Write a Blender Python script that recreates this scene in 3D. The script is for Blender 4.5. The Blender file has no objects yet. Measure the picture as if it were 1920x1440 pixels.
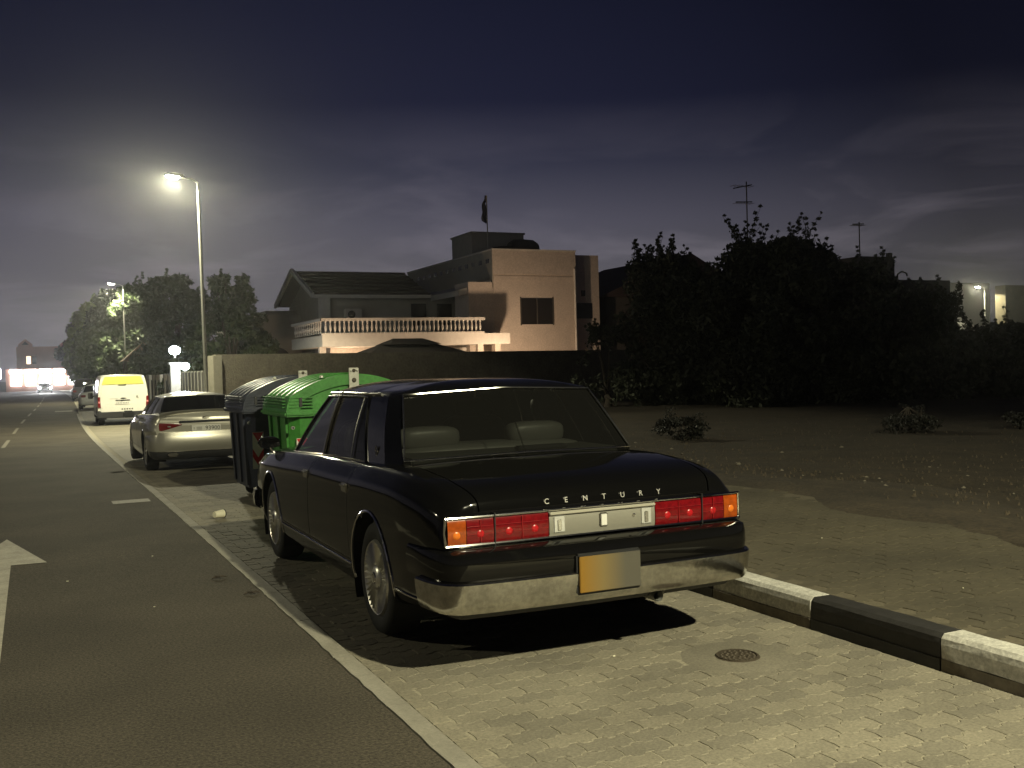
import bpy, bmesh, math, random
import numpy as np
from mathutils import Vector, Matrix
PI = math.pi
SC = bpy.context.scene
COL = SC.collection

# ------------------------------------------------------------------ camera
FPX, CAMH = 1933.52, 1.5594
cam_yaw, cam_pitch, cam_roll = 0.4358, -0.0177, 0.0276
fw = Vector((math.sin(cam_yaw)*math.cos(cam_pitch), math.cos(cam_yaw)*math.cos(cam_pitch), math.sin(cam_pitch)))
rt0 = Vector((math.cos(cam_yaw), -math.sin(cam_yaw), 0)); up0 = rt0.cross(fw)
rt = rt0*math.cos(cam_roll) - up0*math.sin(cam_roll); up = up0*math.cos(cam_roll) + rt0*math.sin(cam_roll)
cd = bpy.data.cameras.new('camera'); cam = bpy.data.objects.new('camera', cd); COL.objects.link(cam)
cd.sensor_width = 36; cd.lens = FPX/1920*36; cd.clip_start = .05; cd.clip_end = 3000
M = Matrix(((rt.x, up.x, -fw.x, 0), (rt.y, up.y, -fw.y, 0), (rt.z, up.z, -fw.z, CAMH), (0, 0, 0, 1)))
cam.matrix_world = M
SC.camera = cam

# ------------------------------------------------------------------ night sky (world)
w = bpy.data.worlds.new('World'); SC.world = w; w.use_nodes = True
nt = w.node_tree; N = nt.nodes; Lk = nt.links; N.clear()
def wn(t, **k):
    n = N.new(t)
    for a, b in k.items(): setattr(n, a, b)
    return n
def wmath(op, a, b=None, clamp=False):
    n = wn('ShaderNodeMath', operation=op); n.use_clamp = clamp
    for i, v in enumerate((a, b)):
        if v is None: continue
        if isinstance(v, (int, float)): n.inputs[i].default_value = v
        else: Lk.new(v, n.inputs[i])
    return n.outputs[0]
geo = wn('ShaderNodeTexCoord'); sep = wn('ShaderNodeSeparateXYZ'); Lk.new(geo.outputs['Generated'], sep.inputs[0])
zc = wmath('MAXIMUM', sep.outputs[2], 0.0)
grad = wn('ShaderNodeValToRGB'); Lk.new(zc, grad.inputs[0])
e = grad.color_ramp.elements
e[0].position = 0.0; e[0].color = (.128, .119, .134, 1)
e[1].position = .60; e[1].color = (.0062, .0072, .021, 1)
for p_, c_ in ((.05, (.120, .114, .130, 1)), (.09, (.108, .103, .121, 1)), (.135, (.083, .080, .108, 1)), (.19, (.034, .0355, .060, 1)), (.245, (.0125, .0140, .0335, 1)), (.34, (.0098, .0113, .0285, 1))):
    k = e.new(p_); k.color = c_
# town glow is stronger along the street (towards +y, -x)
dv = wn('ShaderNodeVectorMath', operation='DOT_PRODUCT'); Lk.new(geo.outputs['Generated'], dv.inputs[0]); dv.inputs[1].default_value = (.242, .970, 0)
az = wmath('MULTIPLY_ADD', dv.outputs['Value'], 4.2); az.node.inputs[2].default_value = -3.05
azm = wmath('MINIMUM', wmath('MAXIMUM', az, .36), 1.0)
# flat cloud layer: direction projected on a plane overhead
zp = wmath('ADD', zc, .10)
cx_ = wmath('DIVIDE', sep.outputs[0], zp); cy_ = wmath('DIVIDE', sep.outputs[1], zp)
cmb = wn('ShaderNodeCombineXYZ'); Lk.new(cx_, cmb.inputs[0]); Lk.new(cy_, cmb.inputs[1])
noi = wn('ShaderNodeTexNoise'); Lk.new(cmb.outputs[0], noi.inputs['Vector']); noi.inputs['Scale'].default_value = 1.15; noi.inputs['Detail'].default_value = 7; noi.inputs['Roughness'].default_value = .58; noi.inputs['Distortion'].default_value = .6
cr = wn('ShaderNodeValToRGB'); Lk.new(noi.outputs['Fac'], cr.inputs[0]); cr.color_ramp.elements[0].position = .47; cr.color_ramp.elements[1].position = .66
cfade = wn('ShaderNodeValToRGB'); Lk.new(zc, cfade.inputs[0]); ce = cfade.color_ramp.elements
ce[0].position = 0; ce[0].color = (.5,)*3 + (1,); ce[1].position = .25; ce[1].color = (0, 0, 0, 1)
k = ce.new(.10); k.color = (1, 1, 1, 1); k = ce.new(.185); k.color = (.40, .40, .40, 1)
cl = wmath('MULTIPLY', cr.outputs[0], cfade.outputs[0])
ccol = wn('ShaderNodeMixRGB', blend_type='ADD'); ccol.inputs[2].default_value = (.050, .044, .050, 1); Lk.new(cl, ccol.inputs[0])
gsc = wn('ShaderNodeMixRGB', blend_type='MULTIPLY'); gsc.inputs[0].default_value = 1; Lk.new(grad.outputs[0], gsc.inputs[1]); Lk.new(azm, gsc.inputs[2])
Lk.new(gsc.outputs[0], ccol.inputs[1])
sky = wn('ShaderNodeTexSky'); sky.sky_type = 'NISHITA'; sky.sun_disc = False; sky.sun_elevation = math.radians(-9); sky.sun_rotation = math.radians(-10)
bg1 = wn('ShaderNodeBackground'); Lk.new(ccol.outputs[0], bg1.inputs[0]); bg1.inputs[1].default_value = 1.0
bg2 = wn('ShaderNodeBackground'); Lk.new(sky.outputs[0], bg2.inputs[0]); bg2.inputs[1].default_value = .02
ad = wn('ShaderNodeAddShader'); Lk.new(bg1.outputs[0], ad.inputs[0]); Lk.new(bg2.outputs[0], ad.inputs[1])
wo = wn('ShaderNodeOutputWorld'); Lk.new(ad.outputs[0], wo.inputs[0])

vs = SC.view_settings; vs.view_transform = 'Standard'; vs.look = 'None'; vs.exposure = 0; vs.gamma = 1; vs.use_curve_mapping = False
SC.render.engine = 'CYCLES'
SC.cycles.use_denoising = True
try: SC.cycles.denoiser = 'OPENIMAGEDENOISE'
except Exception: pass
SC.cycles.max_bounces = 8; SC.cycles.transparent_max_bounces = 12
SC.cycles.sample_clamp_indirect = 4.0; SC.cycles.caustics_reflective = False; SC.cycles.caustics_refractive = False
LAMP_W = 9500.0
LAMP_COL = (1.0, .945, .64)

# ------------------------------------------------------------------ helpers
def interp(tab, x):
    xs = [t[0] for t in tab]; ys = [t[1] for t in tab]
    if x <= xs[0]: return ys[0]
    if x >= xs[-1]: return ys[-1]
    n = len(xs)
    for i in range(n-1):
        if x <= xs[i+1]: break
    h = xs[i+1]-xs[i]; s = [(ys[j+1]-ys[j])/(xs[j+1]-xs[j]) for j in range(n-1)]
    def tan(j):
        if j == 0: return s[0]
        if j == n-1: return s[-1]
        if s[j-1]*s[j] <= 0: return 0
        return 2*s[j-1]*s[j]/(s[j-1]+s[j])
    t = (x-xs[i])/h; m0, m1 = tan(i)*h, tan(i+1)*h
    return (2*t**3-3*t*t+1)*ys[i] + (t**3-2*t*t+t)*m0 + (-2*t**3+3*t*t)*ys[i+1] + (t**3-t*t)*m1
def sstep(a, b, x):
    t = min(1, max(0, (x-a)/(b-a))); return t*t*(3-2*t)
def gz(y): return -.30*sstep(6, 42, y)                     # the street dips gently ahead
def xo(y):                                                  # and bends slightly to the right
    if y < 15: return 0
    if y < 60: return .00034*(y-15)**2
    return .00034*45**2 + .0306*(y-60)*max(0, 1-(y-60)/200) if y < 160 else .6885+.0306*50
class MB:
    def __init__(s): s.v = []; s.f = []
    def quad(s, a, b, c, d): n = len(s.v); s.v += [tuple(a), tuple(b), tuple(c), tuple(d)]; s.f.append((n, n+1, n+2, n+3)); return s
    def box(s, x0, x1, y0, y1, z0, z1):
        n = len(s.v); s.v += [(x0,y0,z0),(x1,y0,z0),(x1,y1,z0),(x0,y1,z0),(x0,y0,z1),(x1,y0,z1),(x1,y1,z1),(x0,y1,z1)]
        for q in ((0,3,2,1),(4,5,6,7),(0,1,5,4),(1,2,6,5),(2,3,7,6),(3,0,4,7)): s.f.append(tuple(n+i for i in q))
        return s
    def prism(s, poly, axis, a, b):
        """poly: 2d points; axis 'x','y','z'"""
        n = len(s.v); m = len(poly)
        def P(u, v, t): return {'x': (t, u, v), 'y': (u, t, v), 'z': (u, v, t)}[axis]
        s.v += [P(u, v, a) for u, v in poly] + [P(u, v, b) for u, v in poly]
        s.f.append(tuple(range(n+m-1, n-1, -1))); s.f.append(tuple(range(n+m, n+2*m)))
        for i in range(m): j = (i+1) % m; s.f.append((n+i, n+j, n+m+j, n+m+i))
        return s
    def tube(s, pts, r, seg=8, closed=False):
        pts = [Vector(p) for p in pts]; m = len(pts); n = len(s.v); rr = r if isinstance(r, (list, tuple)) else [r]*m
        ref = None
        for i, p in enumerate(pts):
            a = pts[i-1] if (i > 0 or closed) else p; b = pts[(i+1) % m] if (i < m-1 or closed) else p
            t = (b-a).normalized() if (b-a).length > 1e-9 else Vector((0, 0, 1))
            if ref is None: ref = Vector((0, 0, 1)) if abs(t.z) < .9 else Vector((1, 0, 0))
            u = (ref - t*ref.dot(t)).normalized(); v = t.cross(u); ref = u
            for k in range(seg):
                an = 2*PI*k/seg; q = p + (u*math.cos(an)+v*math.sin(an))*rr[i]; s.v.append(tuple(q))
        rng = m if closed else m-1
        for i in range(rng):
            for k in range(seg):
                a = n+i*seg+k; b = n+i*seg+(k+1) % seg; i2 = (i+1) % m
                s.f.append((a, b, n+i2*seg+(k+1) % seg, n+i2*seg+k))
        if not closed:
            s.f.append(tuple(n+k for k in range(seg-1, -1, -1))); s.f.append(tuple(n+(m-1)*seg+k for k in range(seg)))
        return s
    def lathe(s, prof, seg=24, axis='z', c=(0, 0, 0), a0=0, a1=2*PI):
        n = len(s.v); full = abs(a1-a0-2*PI) < 1e-6; m = seg if full else seg+1
        for r, h in prof:
            for k in range(m):
                an = a0+(a1-a0)*k/seg; ca, sa = r*math.cos(an), r*math.sin(an)
                q = {'z': (ca, sa, h), 'x': (h, ca, sa), 'y': (ca, h, sa)}[axis]
                s.v.append((q[0]+c[0], q[1]+c[1], q[2]+c[2]))
        for i in range(len(prof)-1):
            for k in range(seg):
                k2 = (k+1) % m
                s.f.append((n+i*m+k, n+i*m+k2, n+(i+1)*m+k2, n+(i+1)*m+k))
        return s
    def grid(s, G, flip=False):
        n = len(s.v); R = len(G); Cn = len(G[0])
        for row in G: s.v += [tuple(p) for p in row]
        for i in range(R-1):
            for j in range(Cn-1):
                q = (n+i*Cn+j, n+i*Cn+j+1, n+(i+1)*Cn+j+1, n+(i+1)*Cn+j); s.f.append(q[::-1] if flip else q)
        return s
    def build(s, name, mat, parent=None, smooth=False, bevel=0, recalc=True):
        return mesh_obj(name, s.v, s.f, mat, parent, smooth, bevel, recalc)
def mesh_obj(name, v, f, mat, parent=None, smooth=False, bevel=0, recalc=True):
    me = bpy.data.meshes.new(name); me.from_pydata(v, [], f); me.update()
    if recalc or bevel:
        bm = bmesh.new(); bm.from_mesh(me)
        if recalc: bmesh.ops.recalc_face_normals(bm, faces=bm.faces)
        if bevel: bmesh.ops.bevel(bm, geom=list(bm.edges), offset=bevel, segments=2, affect='EDGES', clamp_overlap=True)
        bm.to_mesh(me); bm.free()
    if smooth:
        me.polygons.foreach_set('use_smooth', [True]*len(me.polygons))
        if smooth != 'all': me.set_sharp_from_angle(angle=math.radians(38))
    if mat: me.materials.append(mat)
    o = bpy.data.objects.new(name, me); COL.objects.link(o)
    if parent: o.parent = parent
    return o
def tag(o, label, cat, group=None, kind=None):
    if label: o['label'] = label
    if cat: o['category'] = cat
    if group: o['group'] = group
    if kind: o['kind'] = kind
    return o
def thing(name, label, cat, loc=(0, 0, 0), rz=0, group=None):
    o = bpy.data.objects.new(name, None); COL.objects.link(o); o.location = loc; o.rotation_euler = (0, 0, rz); o.empty_display_size = .2
    return tag(o, label, cat, group)
def struct(o): o['kind'] = 'structure'; return o
def copy_tree(o, parent=None):
    c = o.copy(); COL.objects.link(c); c.parent = parent
    for ch in list(o.children): copy_tree(ch, c)
    return c
def text_mesh(name, txt, size, depth, mat, parent, loc, rot, align='CENTER', sx=1):
    cu = bpy.data.curves.new('txt', 'FONT'); cu.body = txt; cu.size = size; cu.extrude = depth; cu.align_x = align; cu.align_y = 'CENTER'; cu.resolution_u = 3
    o = bpy.data.objects.new('txt', cu); COL.objects.link(o)
    dg = bpy.context.evaluated_depsgraph_get(); me = bpy.data.meshes.new_from_object(o.evaluated_get(dg))
    bpy.data.objects.remove(o); me.name = name; me.materials.clear(); me.materials.append(mat)
    m = bpy.data.objects.new(name, me); COL.objects.link(m); m.parent = parent; m.location = loc; m.rotation_euler = rot; m.scale = (sx, 1, 1)
    return m

# ------------------------------------------------------------------ materials
def mat(name, col, rough=.6, metal=0, noise=None, bump=None, spec=.5, coat=0, emit=None, col2=None, world=False):
    """noise=(scale, amount): colour mottling towards col2; bump=(scale, strength, distance)"""
    m = bpy.data.materials.new(name); m.use_nodes = True; t = m.node_tree; b = t.nodes['Principled BSDF']
    b.inputs['Base Color'].default_value = (*col, 1); b.inputs['Roughness'].default_value = rough; b.inputs['Metallic'].default_value = metal
    b.inputs['Specular IOR Level'].default_value = spec; b.inputs['Coat Weight'].default_value = coat; b.inputs['Coat Roughness'].default_value = .03
    if emit: b.inputs['Emission Color'].default_value = (*emit[0], 1); b.inputs['Emission Strength'].default_value = emit[1]
    tc = t.nodes.new('ShaderNodeTexCoord')
    CO = t.nodes.new('ShaderNodeNewGeometry').outputs['Position'] if world else tc.outputs['Object']
    if noise:
        sc, amt = noise[0], noise[1]
        n = t.nodes.new('ShaderNodeTexNoise'); n.inputs['Scale'].default_value = sc; n.inputs['Detail'].default_value = 6; n.inputs['Roughness'].default_value = .65
        t.links.new(CO, n.inputs['Vector'])
        r = t.nodes.new('ShaderNodeValToRGB'); r.color_ramp.elements[0].position = .5-.22; r.color_ramp.elements[1].position = .5+.22
        c2 = col2 or tuple(c*(1-amt) for c in col); r.color_ramp.elements[0].color = (*c2, 1); r.color_ramp.elements[1].color = (*[min(1, c*(1+amt*.35)) for c in col], 1)
        t.links.new(n.outputs['Fac'], r.inputs[0]); src = r.outputs[0]
        if len(noise) > 2:      # second, finer or coarser octave multiplied in
            n2 = t.nodes.new('ShaderNodeTexNoise'); n2.inputs['Scale'].default_value = noise[2]; n2.inputs['Detail'].default_value = 3; t.links.new(CO, n2.inputs['Vector'])
            r2 = t.nodes.new('ShaderNodeValToRGB'); r2.color_ramp.elements[0].position = .35; r2.color_ramp.elements[1].position = .65
            lo = 1-noise[3]; r2.color_ramp.elements[0].color = (lo, lo, lo, 1); r2.color_ramp.elements[1].color = (1.1, 1.1, 1.1, 1)
            t.links.new(n2.outputs['Fac'], r2.inputs[0]); mx = t.nodes.new('ShaderNodeMixRGB'); mx.blend_type = 'MULTIPLY'; mx.inputs[0].default_value = 1
            t.links.new(src, mx.inputs[1]); t.links.new(r2.outputs[0], mx.inputs[2]); src = mx.outputs[0]
        t.links.new(src, b.inputs['Base Color'])
    if bump:
        n = t.nodes.new('ShaderNodeTexNoise'); n.inputs['Scale'].default_value = bump[0]; n.inputs['Detail'].default_value = 4
        t.links.new(CO, n.inputs['Vector']); bp = t.nodes.new('ShaderNodeBump'); bp.inputs['Strength'].default_value = bump[1]; bp.inputs['Distance'].default_value = bump[2]
        t.links.new(n.outputs['Fac'], bp.inputs['Height']); t.links.new(bp.outputs[0], b.inputs['Normal'])
    return m
def glass_mat(name, tint, refl=.06, rough=.02):
    m = bpy.data.materials.new(name); m.use_nodes = True; t = m.node_tree; t.nodes.clear()
    tr = t.nodes.new('ShaderNodeBsdfTransparent'); tr.inputs[0].default_value = (*tint, 1)
    gl = t.nodes.new('ShaderNodeBsdfGlossy'); gl.inputs['Roughness'].default_value = rough
    fr = t.nodes.new('ShaderNodeFresnel'); fr.inputs[0].default_value = 1.5
    mx = t.nodes.new('ShaderNodeMixShader'); o = t.nodes.new('ShaderNodeOutputMaterial')
    t.links.new(fr.outputs[0], mx.inputs[0]); t.links.new(tr.outputs[0], mx.inputs[1]); t.links.new(gl.outputs[0], mx.inputs[2])
    df = t.nodes.new('ShaderNodeBsdfDiffuse'); df.inputs[0].default_value = (.5, .49, .44, 1); m2 = t.nodes.new('ShaderNodeMixShader'); m2.inputs[0].default_value = .012     # thin film of dust
    t.links.new(mx.outputs[0], m2.inputs[1]); t.links.new(df.outputs[0], m2.inputs[2]); t.links.new(m2.outputs[0], o.inputs[0])
    return m
def lamp_emit(name, col, s):
    m = bpy.data.materials.new(name); m.use_nodes = True; t = m.node_tree; t.nodes.clear()
    e_ = t.nodes.new('ShaderNodeEmission'); e_.inputs[0].default_value = (*col, 1); e_.inputs[1].default_value = s
    o = t.nodes.new('ShaderNodeOutputMaterial'); t.links.new(e_.outputs[0], o.inputs[0]); return m
def leaf_mat(name, col, col2):
    m = mat(name, col, .65, noise=(.9, .5), col2=col2); return m

ASPH = mat('asphalt', (.090, .077, .057), .88, spec=.2, noise=(62, .80, .8, .24), bump=(90, .8, .010), world=True)
SANDM = mat('sand', (.064, .048, .027), .95, noise=(1.6, .55, 28, .5), bump=(30, .6, .03), world=True)
PAVE_A = mat('paver_beige', (.235, .212, .158), .85, noise=(75, .42, 1.7, .17), bump=(130, .5, .006), world=True)
PAVE_B = mat('paver_brown', (.208, .188, .142), .85, noise=(75, .42, 1.7, .17), bump=(130, .5, .006), world=True)
PAVE_C = mat('paver_pale', (.258, .232, .172), .85, noise=(75, .42, 1.7, .17), bump=(130, .5, .006), world=True)
JOINT = mat('joint_sand', (.33, .30, .22), .95, noise=(60, .4), bump=(200, .4, .004), world=True)
SIDEP = mat('sidewalk_paver', (.086, .073, .045), .88, noise=(26, .3, .9, .3), bump=(150, .35, .004), world=True)
CONC = mat('edging_concrete', (.285, .265, .215), .85, noise=(60, .25, 3, .14), bump=(120, .3, .004), world=True)
KWHITE = mat('kerb_white_paint', (.62, .60, .53), .7, noise=(14, .35, 60, .25), bump=(60, .3, .006), world=True)
KBLACK = mat('kerb_black_paint', (.028, .026, .024), .6, noise=(14, .4), bump=(60, .3, .006), world=True)
KRAW = mat('kerb_bare_concrete', (.19, .165, .125), .9, noise=(20, .4), bump=(90, .4, .006), world=True)
ROADPAINT = mat('road_paint', (.40, .37, .29), .7, noise=(45, .35, 5, .18), bump=(300, .3, .004))
PAINTOLD = mat('worn_road_paint', (.22, .20, .155), .75, noise=(30, .6))
IRON = mat('cast_iron', (.085, .068, .048), .6, .3, noise=(60, .4), bump=(90, .5, .006))
RUBBER = mat('tyre_rubber', (.014, .014, .013), .75, bump=(90, .2, .003))
BLACKP = mat('black_plastic', (.016, .016, .017), .5)
DARKIN = mat('cabin_dark', (.012, .012, .012), .9)
CHROME = mat('chrome', (.78, .77, .74), .09, 1, noise=(7, .18))
CHROME_OLD = mat('bumper_chrome', (.66, .64, .58), .16, 1, noise=(6, .35, 40, .15), bump=(9, .10, .02))
CARBLACK = mat('black_car_paint', (.0042, .0041, .0039), .07, spec=.42, bump=(3.2, .045, .02))
TRIMC = mat('thin_chrome_trim', (.62, .61, .56), .17, 1)
GLASS_D = glass_mat('car_glass_tinted', (.36, .37, .35))
GLASS_C = glass_mat('car_glass_dark', (.05, .05, .055))
LEATHER = mat('seat_leather', (.13, .13, .122), .42, bump=(25, .15, .01))
SHELF = mat('parcel_shelf', (.045, .045, .042), .8)
RED_L = mat('red_lens', (.17, .004, .006), .16, coat=.5, noise=(40, .5))
AMB_L = mat('amber_lens', (.36, .065, .006), .16, coat=.5, noise=(40, .4))
RED_B = mat('red_reflector', (.42, .008, .012), .3, coat=.5)
RED_R = mat('red_lens_ridge', (.24, .008, .010), .3)
AMB_B = mat('amber_reflector', (.70, .17, .015), .3, coat=.5)
CLEAR_L = mat('reverse_lens', (.62, .62, .58), .12, .3, coat=1)
SILVERP = mat('silver_garnish', (.26, .25, .21), .4, .2)
SILVER = mat('silver_car_paint', (.36, .345, .29), .30, .55, coat=.8)
WHITECAR = mat('white_van_paint', (.74, .73, .66), .35, coat=.5, noise=(3, .06))
YELLOWP = mat('yellow_panel', (.62, .60, .13), .5)
STEEL = mat('galvanised_steel', (.42, .42, .38), .45, .6, noise=(12, .2))
ALU = mat('aluminium_bracket', (.52, .51, .45), .4, .7, noise=(25, .25))
GREENB = mat('green_bin_plastic', (.058, .265, .040), .42, noise=(7, .3, 30, .12), bump=(14, .12, .02))
NAVYB = mat('navy_bin_plastic', (.018, .024, .047), .42, noise=(7, .3, 30, .12), bump=(14, .12, .02))
REDP = mat('red_reflective', (.62, .012, .02), .35)
WHITEP = mat('white_reflective', (.86, .83, .74), .45)
BLACKTXT = mat('black_lettering', (.012, .012, .012), .5)
PLATEW = mat('plate_white', (.70, .69, .63), .4)
CUPW = mat('paper_cup_white', (.74, .70, .52), .6)
WALLM = mat('block_wall_render', (.155, .138, .105), .92, noise=(1.4, .38, 9, .25), bump=(18, .6, .02))
HOUSEW = mat('house_render', (.58, .51, .45), .9, noise=(1.6, .12, 12, .08), bump=(60, .2, .006))
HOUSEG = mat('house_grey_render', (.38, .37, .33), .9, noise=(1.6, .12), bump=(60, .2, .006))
TRIMW = mat('white_trim', (.62, .60, .56), .8, noise=(4, .12))
ROOFT = mat('roof_tile_dark', (.055, .036, .034), .85, noise=(6, .4))
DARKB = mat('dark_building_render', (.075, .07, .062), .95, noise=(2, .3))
WINDK = mat('dark_window', (.02, .018, .016), .25)
WOODB = mat('dark_wood', (.03, .024, .02), .8)
THATCH = mat('thatch', (.20, .13, .085), .95, noise=(18, .5), bump=(30, .7, .03))
TRUNK = mat('bark', (.06, .048, .036), .95, noise=(9, .4), bump=(20, .7, .03))
LEAF1 = leaf_mat('leaf_dark_green', (.036, .055, .016), (.018, .032, .010))
LEAF2 = leaf_mat('leaf_dusty', (.045, .052, .028), (.022, .028, .016))
LEAF4 = leaf_mat('leaf_scrub', (.012, .012, .007), (.006, .006, .004))
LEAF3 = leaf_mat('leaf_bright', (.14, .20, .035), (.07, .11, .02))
PINKB = mat('pinkish_render', (.42, .22, .16), .9, noise=(.3, .15))
GATEM = mat('grey_gate_panel', (.24, .23, .21), .6, .2, noise=(3, .2))

# ------------------------------------------------------------------ ground, road, paving
def sheet(name, x0, x1, ys, dz, m, follow=True, xs=None):
    mb = MB(); G = []
    for y in ys:
        o_ = xo(y) if follow else 0
        row = [(x+o_, y, gz(y)+dz) for x in (xs or (x0, x1))]; G.append(row)
    mb.grid(G, True); o = mb.build(name, m, None, smooth='all', recalc=False)
    for p_ in o.data.polygons[:1]:
        if p_.normal.z < 0: o.data.flip_normals()
    return o
YS = [-40, -20, -10, -4] + [i*1.5 for i in range(0, 60)] + [95, 105, 120, 140, 160, 200, 300, 500, 1200]
g = MB(); gy = [-300, -60] + YS; gxs = [-900, -300, -100, -40, -8, 1, 7, 9] + [10+i*2 for i in range(30)] + [75, 100, 160, 300, 900]
random.seed(5); G = []
for y in gy:
    G.append([(x, y, gz(y)-.05 + (random.uniform(-.07, .09) if (x > 9 and -5 < y < 90) else 0)) for x in gxs])
g.grid(G, True); ground = struct(g.build('ground', SANDM, None, smooth='all', recalc=False)); tag(ground, 'dark bare sandy lot with patchy stones beside the street', 'ground')
road = struct(sheet('road', -9, 1.437, YS, 0, ASPH)); tag(road, 'dark asphalt street running past the parking bays', 'road')
# parking bay base (joint sand) and pavers on it
BAY0, BAY1 = 1.535, 4.03
bay = struct(sheet('parking_bay', BAY0, BAY1, YS, -.0005, JOINT)); tag(bay, 'strip of zigzag interlocking pavers where the cars are parked', 'parking bay')
PL, PW, PA = .225, .1125, .011
def zig(t, per, amp):     # flat-topped zigzag, period per
    u = (t/per) % 1.0
    if u < .18: return amp
    if u < .32: return amp*(1-2*(u-.18)/.14)
    if u < .68: return -amp
    if u < .82: return amp*(-1+2*(u-.68)/.14)
    return amp
BR = [0, .18, .32, .5, .68, .82, 1.0]
def paver_outline(gap=.0030):
    pts = []
    for k in (0, .09, .16, .34, .41, .5, .59, .66, .84, .91): pts.append((k*PL, -PW/2+zig(k*PL, PL/2, PA)+gap))
    pts.append((PL, -PW/2+zig(0, PL/2, PA)+gap)); pts.append((PL+PA*.6, 0)); 
    for k in (1, .91, .84, .66, .59, .5, .41, .34, .16, .09): pts.append((k*PL, PW/2+zig(k*PL, PL/2, PA)-gap))
    pts.append((0, PW/2+zig(0, PL/2, PA)-gap)); pts.append((PA*.6, 0))
    # shrink in x for the joint
    return [(gap + u*(PL-2*gap)/PL, v) for u, v in pts]
OUT = paver_outline(); NO = len(OUT)
def paver_geo(scale_top=.965, h=.0022):
    cx = PL/2; v = []
    v += [(u, w_, -.012) for u, w_ in OUT]; v += [(u, w_, h-.0016) for u, w_ in OUT]
    v += [(cx+(u-cx)*.990, w_*.975, h) for u, w_ in OUT]
    f = []
    for r in (0, 1):
        for i in range(NO): j = (i+1) % NO; f.append((r*NO+i, r*NO+j, (r+1)*NO+j, (r+1)*NO+i))
    f.append(tuple(range(2*NO, 3*NO))); return v, f
pv, pf = paver_geo()
pmesh = []
for mm in (PAVE_A, PAVE_B, PAVE_C):
    me = bpy.data.meshes.new('paver'); me.from_pydata(pv, [], pf); me.materials.append(mm); pmesh.append(me)
random.seed(11)
spots = []     # long axis across the bay (x), rows along y
for r in range(int((20-2.2)/PW)):
    y = 2.2 + r*PW; off = (r % 2)*PL/2
    x = BAY0+.10 - off
    while x < BAY1-.02:
        spots.append((x, y)); x += PL
def inview(x, y): return True
cand = [s for s in spots if s[0] > BAY0-.05 and s[0]+PL < BAY1+.14]
MAN = (3.31, 4.40)
cand = [s for s in cand if math.hypot(s[0]+PL/2-MAN[0], s[1]-MAN[1]) > .24]
def seen(s):
    q = Vector((s[0]+PL/2, s[1], -CAMH)); z = q.dot(fw)
    if z < .3: return False
    u, v = FPX*q.dot(rt)/z, FPX*q.dot(up)/z
    under = 1.85 < s[0] < 3.5 and 5.4 < s[1] < 9.6          # beneath the parked car
    return abs(u) < 985 and abs(v) < 745 and not under
big = sorted([s for s in cand if seen(s)], key=lambda s: s[1]+.3*s[0])[:300]; bigset = set(big)
for (x, y) in big:
    o = bpy.data.objects.new('paver', random.choice(pmesh)); COL.objects.link(o); o.parent = bay
    o.location = (x, y, gz(y)+random.uniform(-.0012, .0012)); o.rotation_euler = (random.uniform(-.006, .006), random.uniform(-.004, .004), random.uniform(-.006, .006))
def joined_pavers(name, pts, m, parent, zf):
    V = []; F = []; b0 = 0; P0 = pv
    for (x, y) in pts:
        dz = zf(x, y)+random.uniform(-.002, .002); rx, ry = random.uniform(-.006, .006), random.uniform(-.004, .004)
        V += [(x+a, y+b, c+dz+b*rx+(a-PL/2)*ry) for a, b, c in P0]; F += [tuple(b0+i for i in ff) for ff in pf]; b0 += len(P0)
    o = mesh_obj(name, V, F, m, parent, recalc=False); o['kind'] = 'stuff'; return o
rest = [s for s in cand if s not in bigset]
random.shuffle(rest)
third = len(rest)//3
for i, mm in enumerate((PAVE_A, PAVE_B, PAVE_C)):
    joined_pavers('pavers', rest[i*third:(i+1)*third if i < 2 else None], mm, bay, lambda x, y: gz(y))
far = MB(); FY = [20.1+i*1.5 for i in range(70)]
far.grid([[(BAY0+.1+xo(y), y, gz(y)+.0035), (BAY1+xo(y), y, gz(y)+.0035)] for y in FY], True)
fo = far.build('distant_paving', PAVE_A, bay, smooth='all', recalc=False)
if fo.data.polygons[0].normal.z < 0: fo.data.flip_normals()
# border course of small squared pavers beside the edging
bm_ = MB(); bm_.box(0, .088, 0, .108, -.012, .003); bord = bm_.build('border_paver', PAVE_C, bay, bevel=.004); bord.location = (BAY0+.004, 2.2, 0)
for i in range(1, 110):
    o = bord.copy(); COL.objects.link(o); y = 2.2+i*.1125; o.location = (BAY0+.004+random.uniform(-.001, .001), y, gz(y)+random.uniform(-.0015, .0015))
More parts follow.
